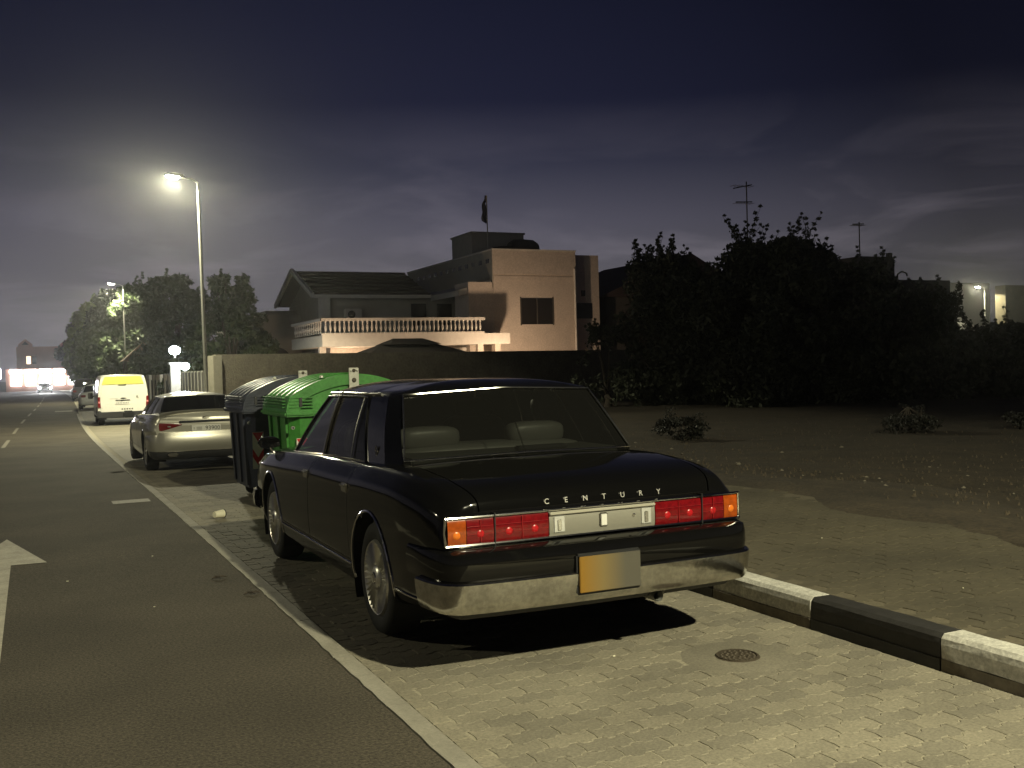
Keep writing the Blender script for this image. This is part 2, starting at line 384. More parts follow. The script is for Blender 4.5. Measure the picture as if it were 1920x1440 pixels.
# concrete edging strip, cast in lengths
edg = thing('concrete_edging', 'narrow pale concrete edging strip between the asphalt and the pavers', 'edging', (0, 0, 0)); edg['kind'] = 'structure'
EL = .913
for i in range(-2, 60):
    y = 4.55+(i-2)*EL
    mb = MB(); j = random.uniform(-.003, .003)
    n = 8; pr = []
    pts = [(1.437+random.uniform(-.006, .004), y+EL*k/n) for k in range(n+1)]
    top = []
    for (xe, yy) in pts: top.append(xe)
    Gd = [[(top[k]+xo(pts[k][1]), pts[k][1]+(.003 if k == 0 else -.003 if k == n else 0), gz(pts[k][1])+.008), (1.531+xo(pts[k][1]), pts[k][1]+(.003 if k == 0 else -.003 if k == n else 0), gz(pts[k][1])+.010)] for k in range(n+1)]
    mb.grid(Gd, True)
    for k in range(n):
        a, b, c, d = Gd[k][0], Gd[k+1][0], Gd[k+1][1], Gd[k][1]
        mb.quad((a[0], a[1], a[2]-.05), (b[0], b[1], b[2]-.05), b, a); mb.quad(d, c, (c[0], c[1], c[2]-.05), (d[0], d[1], d[2]-.05))
    a, d = Gd[0]; mb.quad(a, d, (d[0], d[1], d[2]-.05), (a[0], a[1], a[2]-.05))
    mb.build('edging_block', CONC, edg)
# kerb: painted blocks
kerb = thing('kerb', 'street kerb painted in alternating white and black blocks', 'kerb'); kerb['kind'] = 'structure'
KX, KW, KH, KL = 4.008, .145, .185, .935
for i in range(-3, 62):
    y0 = 3.70+i*KL; y1 = y0+KL; white = (i % 2 != 0)
    kk = thing  # noqa
    def kb(x0, x1, z0, z1, m, nm, par, ch=0):
        mb = MB(); o0, o1 = xo(y0), xo(y1)
        j = random.uniform(-.003, .003)
        pr = [(x0, z0), (x1, z0), (x1, z1), (x0+ch, z1), (x0+.004, z1-ch), (x0, z1-ch-.03)] if ch else [(x0, z0), (x1, z0), (x1, z1), (x0, z1)]
        n = len(mb.v); rings = []
        K = 7
        for t in range(K):
            f_ = t/(K-1); y = y0+.004+(KL-.008)*f_
            rings.append([(px_+xo(y)+j+random.uniform(-.0025, .0025), y, pz_+gz(y)+random.uniform(-.002, .002)) for px_, pz_ in pr])
        for r_ in rings: mb.v += r_
        m_ = len(pr)
        for t in range(K-1):
            for a in range(m_): b = (a+1) % m_; mb.f.append((t*m_+a, t*m_+b, (t+1)*m_+b, (t+1)*m_+a))
        mb.f.append(tuple(range(m_-1, -1, -1))); mb.f.append(tuple((K-1)*m_+a for a in range(m_)))
        return mb.build(nm, m, par)
    blk = kb(KX, KX+KW, .062, KH, KWHITE if white else KBLACK, 'kerb_block', kerb, .022)
    kb(KX-.006, KX+KW, -.08, .060, KRAW if white else KBLACK, 'kerb_footing', blk)
# sidewalk
side = struct(sheet('sidewalk', KX+KW-.01, 7.0, [y for y in YS if y < 125], KH-.0082, mat('footpath_joint_sand', (.118, .10, .064), .95, noise=(60, .4)))); tag(side, 'raised paved footpath behind the kerb', 'sidewalk')
sp = []
for r in range(int(19/PW)):
    y = .2+r*PW; x = KX+KW+.006-(r % 2)*PL/2
    edge = 7.0 + .28*math.sin(y*1.3)+.16*math.sin(y*3.7+1)
    while x < edge:
        if x > KX+KW-.002: sp.append((x, y))
        x += PL
joined_pavers('pavers', sp, SIDEP, side, lambda x, y: gz(y)+KH-.008)
# sand spilling over the far edge of the footpath
mb = MB(); G = []
for i in range(60):
    y = -2+i*.5; ed = 7.0+.35*math.sin(y*.9)+.22*math.sin(y*2.3+.7)
    G.append([(6.3, y, gz(y)+KH-.05), (ed-.45, y, gz(y)+KH-.016), (ed, y, gz(y)+KH+.012+.012*random.random()), (ed+.6, y, gz(y)+KH-.02+.03*random.random()), (ed+1.6, y, gz(y)+.06+.03*random.random()), (ed+3.6, y, gz(y)-.30)])
mb.grid(G, True); o = struct(mb.build('sand_verge', SANDM, None, smooth='all', recalc=False)); tag(o, 'loose sand drifting over the back edge of the footpath', 'sand')
if o.data.polygons[0].normal.z < 0: o.data.flip_normals()
# road markings
mb = MB(); c = -.27
mb.v += [(c, 11.3, 0), (c+.34, 9.63, 0), (c+.062, 9.65, 0), (c+.062, 4.9, 0), (c-.062, 4.9, 0), (c-.062, 9.65, 0), (c-.34, 9.63, 0)]
mb.v = [(x, y, gz(y)+.004) for x, y, z in mb.v]; mb.f = [(0, 6, 5, 2, 1), (2, 5, 4, 3)]
o = struct(mb.build('road_arrow', ROADPAINT)); tag(o, 'white straight-ahead arrow painted on the asphalt', 'road marking')
def mark(x0, x1, y0, y1, m, label, grp=None):
    mb = MB(); K = max(2, int((y1-y0)/1.5)+1)
    mb.grid([[(x0+xo(y), y, gz(y)+.004), (x1+xo(y), y, gz(y)+.004)] for y in [y0+(y1-y0)*i/(K-1) for i in range(K)]], True)
    o = struct(mb.build('road_marking', m)); tag(o, label, 'road marking', grp)
    return o
mark(.875, 1.325, 13.78, 14.16, PAINTOLD, 'short worn white bar painted beside the concrete edging')
mark(.35, 1.25, 62, 64, PAINTOLD, 'worn white bar painted across the lane far down the street')
for i in range(10): mark(-.86, -.76, 30+i*9, 34.5+i*9, PAINTOLD, 'faded dash of the centre line far along the street', 'centre line dashes')
# manhole
man = thing('manhole_cover', 'small round cast iron cover set among the pavers behind the black sedan', 'manhole cover', (MAN[0], MAN[1], 0))
MB().lathe([(0, .004), (.27, .004), (.30, .000), (.31, -.02)], 40).build('concrete_collar', PAVE_B, man, smooth=True)
lid = MB().lathe([(0, .007), (.112, .007), (.118, .004), (.118, -.01)], 36).build('lid', IRON, man, smooth=True)
mb = MB()
for rr, n in ((.03, 6), (.058, 12), (.086, 18)):
    for k in range(n):
        a = 2*PI*k/n+rr*9; mb.lathe([(0, .0125), (.007, .0125), (.010, .006)], 6, 'z', (rr*math.cos(a), rr*math.sin(a), 0))
mb.lathe([(.100, .0065), (.100, .012), (.110, .012), (.110, .0065)], 36); mb.build('stud', IRON, lid)
# paper cup, twigs, litter
cup = thing('paper_cup', 'white paper cup lying on its side on the pavers', 'cup', (1.80, 11.50, gz(11.5)+.008), math.radians(28))
MB().lathe([(.0, 0), (.032, 0), (.034, .003), (.046, .115), (.044, .113), (.031, .006), (0, .006)], 24, 'x', (-.06, 0, .046)).build('cup_body', CUPW, cup, smooth=True)
MB().lathe([(.046, .112), (.050, .114), (.050, .122), (.045, .125), (0, .125)], 24, 'x', (-.06, 0, .047)).build('lid', BLACKP, cup, smooth=True)
for (x, y, a, lb) in ((1.25, 8.05, .3, 'dry twig lying on the asphalt by the edging'), (1.36, 7.35, -.2, 'dead curled leaf lying on the asphalt by the edging')):
    pts = [(x-.06*math.cos(a)+.12*t*math.cos(a)/1, y+.02*math.sin(t*9), .008+.012*math.sin(t*PI)) for t in (0, .25, .5, .75, 1)]
    o = MB().tube(pts, [.004, .009, .010, .007, .002], 6).build('dry_twig' if a > 0 else 'dead_leaf', TRUNK); tag(o, lb, 'twig' if a > 0 else 'leaf')
random.seed(3); mb = MB()
for i in range(120):
    x = 7.2+abs(random.gauss(0, 3.0)); y = random.uniform(3, 19); s = random.uniform(.008, .032)*(1 if random.random() < .85 else 1.9); z = gz(y)+ (KH if x < 7.9 else KH*max(0, 1-(x-7.9)/2.0))+.01
    a = random.uniform(0, PI); dx, dy = s*math.cos(a), s*math.sin(a); h = s*.5
    mb.v += [(x-dx, y-dy, z), (x+dy*.6, y-dx*.6, z), (x+dx, y+dy, z+.004), (x-dy*.6, y+dx*.6, z), (x+random.uniform(-.2, .2)*s, y, z+h)]; n = len(mb.v)-5
    mb.f += [(n, n+1, n+4), (n+1, n+2, n+4), (n+2, n+3, n+4), (n+3, n, n+4)]
o = mb.build('litter', mat('pale_stones', (.17, .15, .11), .9)); tag(o, 'scattered pale stones and scraps of rubbish on the sand', 'litter', kind='stuff')
mb = MB()
for i in range(2600):
    x = 7.3+abs(random.gauss(0, 5.0)); y = random.uniform(2, 24); s = random.uniform(.006, .022); z = gz(y)+(KH if x < 7.9 else KH*max(0, 1-(x-7.9)/2.0))+.004
    a = random.uniform(0, PI); dx, dy = s*math.cos(a), s*math.sin(a); n = len(mb.v)
    mb.v += [(x-dx, y-dy, z-.02), (x+dy*.7, y-dx*.7, z-.02), (x+dx, y+dy, z-.02), (x-dy*.7, y+dx*.7, z-.02), (x, y, z+s*.7)]; mb.f += [(n, n+1, n+4), (n+1, n+2, n+4), (n+2, n+3, n+4), (n+3, n, n+4)]
o = mb.build('gravel', mat('brown_gravel', (.085, .066, .042), .95, noise=(6, .6), world=True)); tag(o, 'loose brown gravel strewn over the sandy lot', 'gravel', kind='stuff')
mb = MB()
for (x, y) in ((.9, 9.4), (.7, 7.3), (4.9, 4.35), (5.4, 6.1), (.2, 8.6), (2.75, 4.72)):
    z = gz(y)+(KH if x > 4 else .005); s = random.uniform(.004, .009); mb.box(x-s, x+s, y-s*.5, y+s*.5, z, z+.004)
o = mb.build('paper_scraps', CUPW); tag(o, 'tiny white paper scraps dotted over the road and paving', 'litter', kind='stuff')

# ------------------------------------------------------------------ cars
def catmull(keys, m):
    P = [Vector(k) for k in keys]; out = []
    for i in range(len(P)-1):
        a = P[i-1] if i else P[0]*2-P[1]; b = P[i]; c = P[i+1]; d = P[i+2] if i+2 < len(P) else P[-1]*2-P[-2]
        for j in range(m):
            t = j/m
            q = .5*((2*b)+(c-a)*t+(2*a-5*b+4*c-d)*t*t+(3*b-a-3*c+d)*t**3); out.append(q)
    out.append(P[-1]); return out
def section(S, y):
    W, zB, zD, zs = interp(S['W'], y), interp(S['zB'], y), interp(S['zD'], y), interp(S['zs'], y)
    zC = zB-S.get('cr', .095); wl = S.get('belly', 1.004)
    ks = [(.84*W, zs), (.95*W, zs+.012), (.984*W, zs+.10), (.989*W, zs+.15), (1.0*W, zs+.26), (wl*W, zs+.26+(zC-.07-zs-.26)*.55), (.997*W, zC-.07), (.985*W, zC-.006), (.958*W, zC+.028), (.905*W, zB-.014), (.86*W, zB+.001), (.80*W, zB+.012)]
    zt = zB+.012
    for fx in (.60, .40, .20, 0): ks.append((fx*W, zt+(zD-zt)*(1-(fx/.8)**2)))
    return catmull([(a, b, 0) for a, b in ks], 3)
def bodyx(S, y, z):
    sec = section(S, y)
    for i in range(27):
        if sec[i].y <= z <= sec[i+1].y:
            t = (z-sec[i].y)/max(1e-6, sec[i+1].y-sec[i].y); return sec[i].x+(sec[i+1].x-sec[i].x)*t
    return interp(S['W'], y)
def lerp3(a, b, t): return tuple(a[i]+(b[i]-a[i])*t for i in range(3))
def build_car(S, label, cat, loc, rz, group=None, detail=True):
    root = thing(S['name'], label, cat, loc, rz, group)
    paint, glass, trim = S['paint'], S['glass'], S.get('trim', TRIMC)
    yR, yF, RT, XS = S['wheels']; RA = S['RA']; zw = RT
    # stations
    y0, y1 = S['y0'], S['y1']
    st = set()
    n = int((y1-y0)/.048)
    base = [y0+(y1-y0)*i/n for i in range(n+1)]
    forced = [d[1] for d in S['doors']]+[d[2] for d in S['doors']]+list(S['trunk'])+list(S['hood'])+[y0+.008, y0+.02, y0+.04, y0+.065]
    base = [b for b in base if all(abs(b-f_) > .02 for f_ in forced) or b in (y0, y1)]
    ys = sorted(set([round(v, 4) for v in base+[f_ for f_ in forced if y0 <= f_ <= y1]]))
    half = [section(S, y) for y in ys]; K = len(half[0])
    # full ring: left bottom ... centre ... right bottom ; index k and mirrored
    def V(i, k, sgn):
        q = half[i][k]; y = ys[i]; z = q.y
        if k < 24:
            for yc in (yR, yF):
                d = math.hypot(y-yc, z-zw)
                if abs(d-RA) < .024 and d > 1e-6 and z > interp(S['zs'], y)+.005: y = yc+(y-yc)*RA/d; z = zw+(z-zw)*RA/d
        return (sgn*q.x, y, z)
    parts = {}
    def add(nm, quad, mat_):
        parts.setdefault(nm, (MB(), mat_))[0].quad(*quad)
    KD0, KD1 = 9, 29      # door range in section index, 33 = lid/hood inner edge
    for sgn in (-1, 1):
        for i in range(len(ys)-1):
            yc_ = (ys[i]+ys[i+1])/2
            for k in range(K-1):
                q = [V(i, k, sgn), V(i, k+1, sgn), V(i+1, k+1, sgn), V(i+1, k, sgn)]
                if k < 24:
                    cy_ = sum(a[1] for a in q)/4; cz_ = sum(a[2] for a in q)/4
                    if any(math.hypot(cy_-yc, cz_-zw) < RA-.002 for yc in (yR, yF)): continue
                nm = 'body'; gap = .0055
                if KD0 <= k < KD1:
                    for dn, a, b in S['doors']:
                        if a-1e-4 < yc_ < b: nm = dn+('_L' if sgn < 0 else '_R'); lo, hi, k0, k1 = a, b, KD0, KD1
                if k >= 33:
                    if S['trunk'][0]-1e-4 < yc_ < S['trunk'][1]: nm = 'trunk_lid'; lo, hi, k0, k1 = S['trunk'][0]-1, S['trunk'][1], 33, 999
                    if S['hood'][0] < yc_ < S['hood'][1]+1: nm = 'hood'; lo, hi, k0, k1 = S['hood'][0], 99, 33, 999
                if nm != 'body':
                    q2 = []
                    for (ii, kk) in ((i, k), (i, k+1), (i+1, k+1), (i+1, k)):
                        x, y, z = V(ii, kk, sgn)
                        if abs(ys[ii]-lo) < 1e-3: y += gap
                        if abs(ys[ii]-hi) < 1e-3: y -= gap
                        if kk == k0: a_ = V(ii, kk+1, sgn); x, y, z = lerp3((x, y, z), a_, .16) if True else 0
                        if kk == k1: a_ = V(ii, kk-1, sgn); x, y, z = lerp3((x, y, z), (a_[0], y, a_[2]), .16)
                        q2.append((x, y, z))
                    q = q2
                add(nm, q, paint)
    # end caps
    for i in (0, len(ys)-1):
        ring = [V(i, k, -1) for k in range(K)]+[V(i, k, 1) for k in range(K-2, -1, -1)]
        m_ = parts['body'][0]; n = len(m_.v); m_.v += ring; m_.f.append(tuple(range(n, n+len(ring))))
    for nm, (m_, mt) in parts.items():
        pname = nm.replace('_L', '').replace('_R', '')
        me = bpy.data.meshes.new(pname); me.from_pydata(m_.v, [], m_.f); bmm = bmesh.new(); bmm.from_mesh(me)
        bmesh.ops.remove_doubles(bmm, verts=bmm.verts, dist=.0006); bmesh.ops.recalc_face_normals(bmm, faces=bmm.faces); bmm.to_mesh(me); bmm.free()
        me.polygons.foreach_set('use_smooth', [True]*len(me.polygons)); me.set_sharp_from_angle(angle=math.radians(32)); me.materials.append(mt)
        o = bpy.data.objects.new(pname, me); COL.objects.link(o); o.parent = root
        if nm.startswith(('front_door', 'rear_door')) and S.get('handles', True):
            sgn = -1 if nm.endswith('_L') else 1
            for dn, a, b in S['doors']:
                if nm.startswith(dn): yh = a+.06
            zh = S['handle_z']; xh = bodyx(S, yh, zh)
            hb = MB(); hb.box(sgn*(xh-.01), sgn*(xh+.012), yh-.055, yh+.055, zh-.03, zh+.03)
            h = hb.build('handle', S.get('handle_mat', trim), o, bevel=.006)
            hb = MB().box(sgn*(xh+.008), sgn*(xh+.026), yh-.048, yh+.048, zh+.006, zh+.022); hb.build('handle_grip', S.get('handle_mat', trim), o, bevel=.005)
    # dark inner shell and floor
    mb = MB(); G = []
    for i in range(0, len(ys), 3):
        y = ys[i]; W = interp(S['W'], y)
        if y < y0+.05 or y > y1-.05: continue
        inw = .62 if min(abs(y-yR), abs(y-yF)) < RA+.05 else W-.05
        G.append([(-inw, y, interp(S['zs'], y)+.02), (-inw, y, interp(S['zB'], y)-.06), (inw, y, interp(S['zB'], y)-.06), (inw, y, interp(S['zs'], y)+.02), (-inw, y, interp(S['zs'], y)+.02)])
    mb.grid(G); mb.build('underbody', DARKIN, root)
    # wheels
    for yc in (yR, yF):
        for sgn in (-1, 1):
            MB().lathe([(RA+.012, sgn*.60), (RA+.012, sgn*(bodyx(S, yc, RA+zw-.01)-.02))], 28, 'x', (0, yc, zw), -.15*PI, 1.15*PI).build('wheel_well', DARKIN, root)
            pts = []
            for t in range(25):
                a = -.10*PI+1.20*PI*t/24; yy, zz = yc+RA*math.cos(a), zw+RA*math.sin(a)
                if zz < interp(S['zs'], yy)+.02: continue
                pts.append((sgn*(bodyx(S, yy, zz)+.001), yy, zz))
            MB().tube(pts, .009, 6).build('arch_lip', S.get('lip', paint), root, smooth=True)
            tw = S.get('tw', .105); xo_ = XS
            prof = [(RT*.62, xo_-.03), (RT*.70, xo_-.006), (RT*.86, xo_), (RT*.95, xo_-.012), (RT, xo_-.04), (RT, xo_-2*tw+.04), (RT*.95, xo_-2*tw+.01), (RT*.62, xo_-2*tw)]
            wl = MB().lathe([(r, sgn*h) for r, h in prof], 40, 'x', (0, 0, 0)).build('wheel', RUBBER, root, smooth=True); wl.location = (0, yc, zw)
            S['rim'](wl, sgn, xo_, RT)
    # greenhouse
    gh = S['gh']; parts2 = {}; T = 10
    def gp(a, u, t):
        b0, t0 = gh[a]; b1, t1 = gh[a+1]
        p = lerp3(lerp3(b0, b1, u), lerp3(t0, t1, u), t)
        x, y, z = p; bul = .016*math.sin(PI*t)
        if a == 0 or a == 8:
            bow = (1-u*u if a == 0 else 1-(1-u)**2) if False else 0
        s_ = -1 if a >= 1 else 0
        if 1 <= a <= 7: x -= bul
        if a >= 7: y -= bul*.6
        if a == 0: y += bul*.5
        return x, y, z
    nms = ['windshield', 'pillar', 'front_window', 'pillar', 'rear_window_side', 'quarter_window', 'pillar', 'pillar', 'rear_window']
    SUB = [8, 2, 8, 2, 7, 5, 5, 4, 8]
    for sgn in (-1, 1):
        for a in range(9):
            m_ = parts2.setdefault((nms[a], sgn if nms[a] not in ('windshield', 'rear_window', 'pillar') else 0), MB())
            for j in range(SUB[a]):
                for t in range(T):
                    q = [gp(a, j/SUB[a], t/T), gp(a, (j+1)/SUB[a], t/T), gp(a, (j+1)/SUB[a], (t+1)/T), gp(a, j/SUB[a], (t+1)/T)]
                    if nms[a] != 'pillar': q = [(x+.006, y, z) for x, y, z in q]
                    m_.quad(*[(-sgn*x, y, z) if sgn > 0 else (x, y, z) for x, y, z in q])
        # roof cap
        m_ = parts2[('pillar', 0)]
        ring = []
        for a in range(9):
            for j in range(SUB[a]): ring.append(gp(a, j/SUB[a], 1))
        ring.append(gp(8, 1, 1)); yb0, yb1 = gh[9][1][1], gh[0][1][1]
        R_ = 9; G = []
        for r in range(R_+1):
            s_ = r/R_; rowv = []
            for (x, y, z) in ring:
                f_ = (y-yb0)/(yb1-yb0); ytar = yb0+.35+(yb1-yb0-.75)*f_
                e_ = 1-(1-s_)**S.get('roofexp', 2.6); rowv.append((x*(1-s_), y+(ytar-y)*s_, z+(S['roofz']-z)*e_))
            G.append([(-sgn*x, y, z) if sgn > 0 else (x, y, z) for x, y, z in rowv])
        m_.grid(G)
    for (nm, sg), m_ in parts2.items():
        pn = {'pillar': 'roof', 'rear_window_side': 'side_window', 'front_window': 'side_window', 'quarter_window': 'quarter_window'}.get(nm, nm)
        me = bpy.data.meshes.new(pn); me.from_pydata(m_.v, [], m_.f); bmm = bmesh.new(); bmm.from_mesh(me)
        bmesh.ops.remove_doubles(bmm, verts=bmm.verts, dist=.0008); bmesh.ops.recalc_face_normals(bmm, faces=bmm.faces); bmm.to_mesh(me); bmm.free()
        me.polygons.foreach_set('use_smooth', [True]*len(me.polygons)); me.set_sharp_from_angle(angle=math.radians(75))
        me.materials.append(S.get('roofmat', paint) if pn == 'roof' else glass)
        o = bpy.data.objects.new(pn, me); COL.objects.link(o); o.parent = root
    # window trims
    if S.get('trims', True):
        def ln(a, u0, u1, t0, t1, n=10): return [gp(a, u0+(u1-u0)*i/n, t0+(t1-t0)*i/n) for i in range(n+1)]
        for sgn in (-1, 1):
            def fx(pts, off=.006): return [(-sgn*(x-off) if sgn > 0 else x-off, y, z) for x, y, z in pts]
            tb = S.get('trim_r', .008)
            MB().tube(fx(ln(2, 0, 1, .02, .02)+ln(4, 0, 1, .02, .02)+ln(5, 0, 1, .02, .02)), tb, 6).build('window_trim', trim, root, smooth=True)
            MB().tube(fx(ln(2, 0, 1, .955, .955)+ln(4, 0, 1, .955, .955)+ln(5, 0, 1, .955, .955)), tb, 6).build('window_trim', trim, root, smooth=True)
            MB().tube(fx(ln(5, 1, 1, .02, .955)), tb, 6).build('window_trim', trim, root, smooth=True)
            MB().tube(fx(ln(5, 0, 0, .02, .955)), tb*.7, 6).build('window_divider', trim, root, smooth=True)
            MB().tube(fx(ln(3, .5, .5, .02, .955)), tb*1.5, 6).build('pillar_trim', trim, root, smooth=True)
            MB().tube(fx(ln(2, 0, 0, .02, .955)), tb*.7, 6).build('window_trim', trim, root, smooth=True)
            if S.get('drip', True): MB().tube(fx(ln(1, 0, 1, 1.0, 1.0)+ln(2, 0, 1, 1, 1)+ln(3, 0, 1, 1, 1)+ln(4, 0, 1, 1, 1)+ln(5, 0, 1, 1, 1)+ln(6, 0, .6, 1, 1), .002), .010, 6).build('drip_rail', trim, root, smooth=True)
        # rear window surround
        e0 = ln(8, 0, 1, .03, .03); e1 = ln(8, 0, 1, .965, .965); ed = ln(8, 0, 0, .03, .965)
        loop = ed[::-1][:-1] + e0 + [(-x, y, z) for x, y, z in e0[::-1][1:]] + [(-x, y, z) for x, y, z in ed[1:-1]] + [(-x, y, z) for x, y, z in e1] + e1[::-1][1:-1]
        loop = [(x, y-.012, z+.004) for x, y, z in loop]
        MB().tube(loop, S.get('rw_r', .006), 6, closed=True).build('rear_window_trim', trim, root, smooth=True)
    return root, gp
# rims
def rim_fins(wl, sgn, xo_, RT):
    r1 = RT*.665
    hc = MB().lathe([(0, sgn*(xo_+.006)), (.055, sgn*(xo_+.006)), (.068, sgn*(xo_-.004)), (.08, sgn*(xo_-.018)), (r1*.9, sgn*(xo_-.010)), (r1*.96, sgn*(xo_+.002)), (r1, sgn*(xo_-.012)), (r1, sgn*(xo_-.05))], 48, 'x').build('hubcap', mat_hub, wl, smooth=True)
    mb = MB(); n = 36
    for k in range(n):
        a = 2*PI*k/n; c_, s_ = math.cos(a), math.sin(a); t = .0065
        def P(r, o_, x): return (sgn*x, r*c_-o_*s_, r*s_+o_*c_)
        for (ra, rb) in ((.078, r1*.93),):
            a0, b0 = P(ra, -t*.55, xo_-.020), P(ra, t*.55, xo_-.020); a1, b1 = P(rb, -t*1.7, xo_-.014), P(rb, t*1.7, xo_-.014)
            top0, top1 = P(ra, 0, xo_-.004), P(rb, 0, xo_+.004)
            mb.quad(a0, a1, top1, top0); mb.quad(top0, top1, b1, b0); n_ = len(mb.v); mb.v += [a1, b1, top1]; mb.f.append((n_, n_+1, n_+2))
    mb.build('hubcap_fins', mat_hub, wl)
    MB().lathe([(0, sgn*(xo_+.013)), (.03, sgn*(xo_+.012)), (.038, sgn*(xo_+.004))], 20, 'x').build('hub_centre', CHROME, wl, smooth=True)
mat_hub = mat('hubcap_silver', (.78, .76, .68), .34, .85, noise=(20, .15))
def rim_spokes(wl, sgn, xo_, RT):
    r1 = RT*.70; mb = MB()
    mb.lathe([(r1, sgn*(xo_-.005)), (r1*.93, sgn*(xo_-.012)), (r1*.90, sgn*(xo_-.09))], 36, 'x'); mb.lathe([(0, sgn*(xo_-.015)), (.05, sgn*(xo_-.015)), (.065, sgn*(xo_-.03))], 20, 'x')
    for k in range(10):
        a = 2*PI*k/10; c_, s_ = math.cos(a), math.sin(a)
        def P(r, o_, x): return (sgn*x, r*c_-o_*s_, r*s_+o_*c_)
        mb.quad(P(.045, -.014, xo_-.02), P(r1*.93, -.017, xo_-.012), P(r1*.93, .017, xo_-.012), P(.045, .014, xo_-.02))
    mb.build('rim', mat_hub, wl, smooth=True)
    MB().lathe([(0, sgn*(xo_-.10)), (r1*.9, sgn*(xo_-.10))], 20, 'x').build('brake_disc', DARKIN, wl)

# ---- the black limousine-like sedan in front
CEN = dict(name='black_sedan', paint=CARBLACK, glass=GLASS_D, y0=.13, y1=5.0,
    W=[(.13, .872), (.16, .885), (.20, .898), (.35, .925), (.7, .945), (1.5, .945), (3.6, .945), (4.3, .935), (4.75, .905), (4.93, .87), (5.0, .84)],
    zB=[(.13, .82), (.138, .857), (.15, .877), (.17, .895), (.21, .914), (.30, .938), (.5, .968), (.9, .990), (1.3, .987), (1.7, .974), (2.7, .955), (3.7, .915), (4.4, .875), (4.8, .84), (4.95, .80), (5.0, .74)],
    zD=[(.13, .83), (.138, .873), (.15, .892), (.17, .910), (.21, .927), (.30, .954), (.5, .985), (.9, 1.016), (1.3, 1.022), (2.5, .97), (3.7, .97), (4.2, .955), (4.7, .915), (4.93, .86), (5.0, .77)],
    zs=[(.13, .34), (.5, .30), (.9, .245), (1.7, .225), (3.6, .225), (4.6, .26), (5.0, .33)],
    wheels=(1.21, 4.06, .335, .915), RA=.395, doors=[('rear_door', 1.665, 2.71), ('front_door', 2.71, 3.76)], trunk=(.13, .96), hood=(3.95, 4.95),
    handle_z=.822, rim=rim_fins, lip=CHROME, roofz=1.482, roofexp=2.4,
    gh=[((0, 3.98, .95), (0, 3.26, 1.432)), ((-.73, 3.80, .935), (-.575, 3.13, 1.405)), ((-.802, 3.71, .905), (-.652, 3.05, 1.388)), ((-.815, 2.735, .945), (-.682, 2.67, 1.398)), ((-.815, 2.685, .947), (-.682, 2.625, 1.398)),
        ((-.812, 2.0, .962), (-.682, 2.03, 1.398)), ((-.802, 1.70, .965), (-.676, 1.985, 1.396)), ((-.812, 1.28, .975), (-.668, 1.60, 1.405)), ((-.765, 1.075, 1.005), (-.642, 1.425, 1.408)), ((0, 1.02, 1.018), (0, 1.36, 1.435))])
cen, cgp = build_car(CEN, 'black vintage saloon with chrome bumper and wide red tail lamps parked by the kerb', 'car', (2.7037, 4.6193, .0), -.0046)
def strip_path(pts, prof, name, m, parent, closed_prof=False):
    """sweep a (outward offset, z) profile along a plan path"""
    G = []; n = len(pts)
    for i, (x, y) in enumerate(pts):
        a = pts[max(0, i-1)]; b = pts[min(n-1, i+1)]; tx, ty = b[0]-a[0], b[1]-a[1]; l = math.hypot(tx, ty); nx, ny = ty/l, -tx/l
        G.append([(x+nx*o_, y+ny*o_, z) for o_, z in prof])
    return MB().grid(G).build(name, m, parent, smooth=True)
halfp = [(-.944, .50), (-.940, .33), (-.926, .20), (-.902, .115), (-.865, .065), (-.80, .035), (-.6, .018), (-.3, .006)]
path = [(x, y) for x, y in halfp]+[(0, .002)]+[(-x, y) for x, y in halfp[::-1]]
pp = catmull([(a, b, 0) for a, b in path], 3); path = [(p_.x, p_.y) for p_ in pp]
# bumper: chrome blade below, body coloured part above
strip_path(path, [(-.075, .662), (-.02, .656), (.008, .640), (.016, .610), (.018, .560), (.014, .520), (.010, .503), (-.03, .500)], 'bumper_cover', CARBLACK, cen)
strip_path(path[3:-3], [(.006, .505), (.028, .503), (.036, .495), (.034, .46), (.026, .40), (.016, .362), (.004, .346), (-.03, .340), (-.09, .345)], 'bumper', CHROME_OLD, cen)
strip_path(path[5:-5], [(-.02, .50), (-.06, .34), (-.10, .30), (-.25, .29)], 'valance', BLACKP, cen)
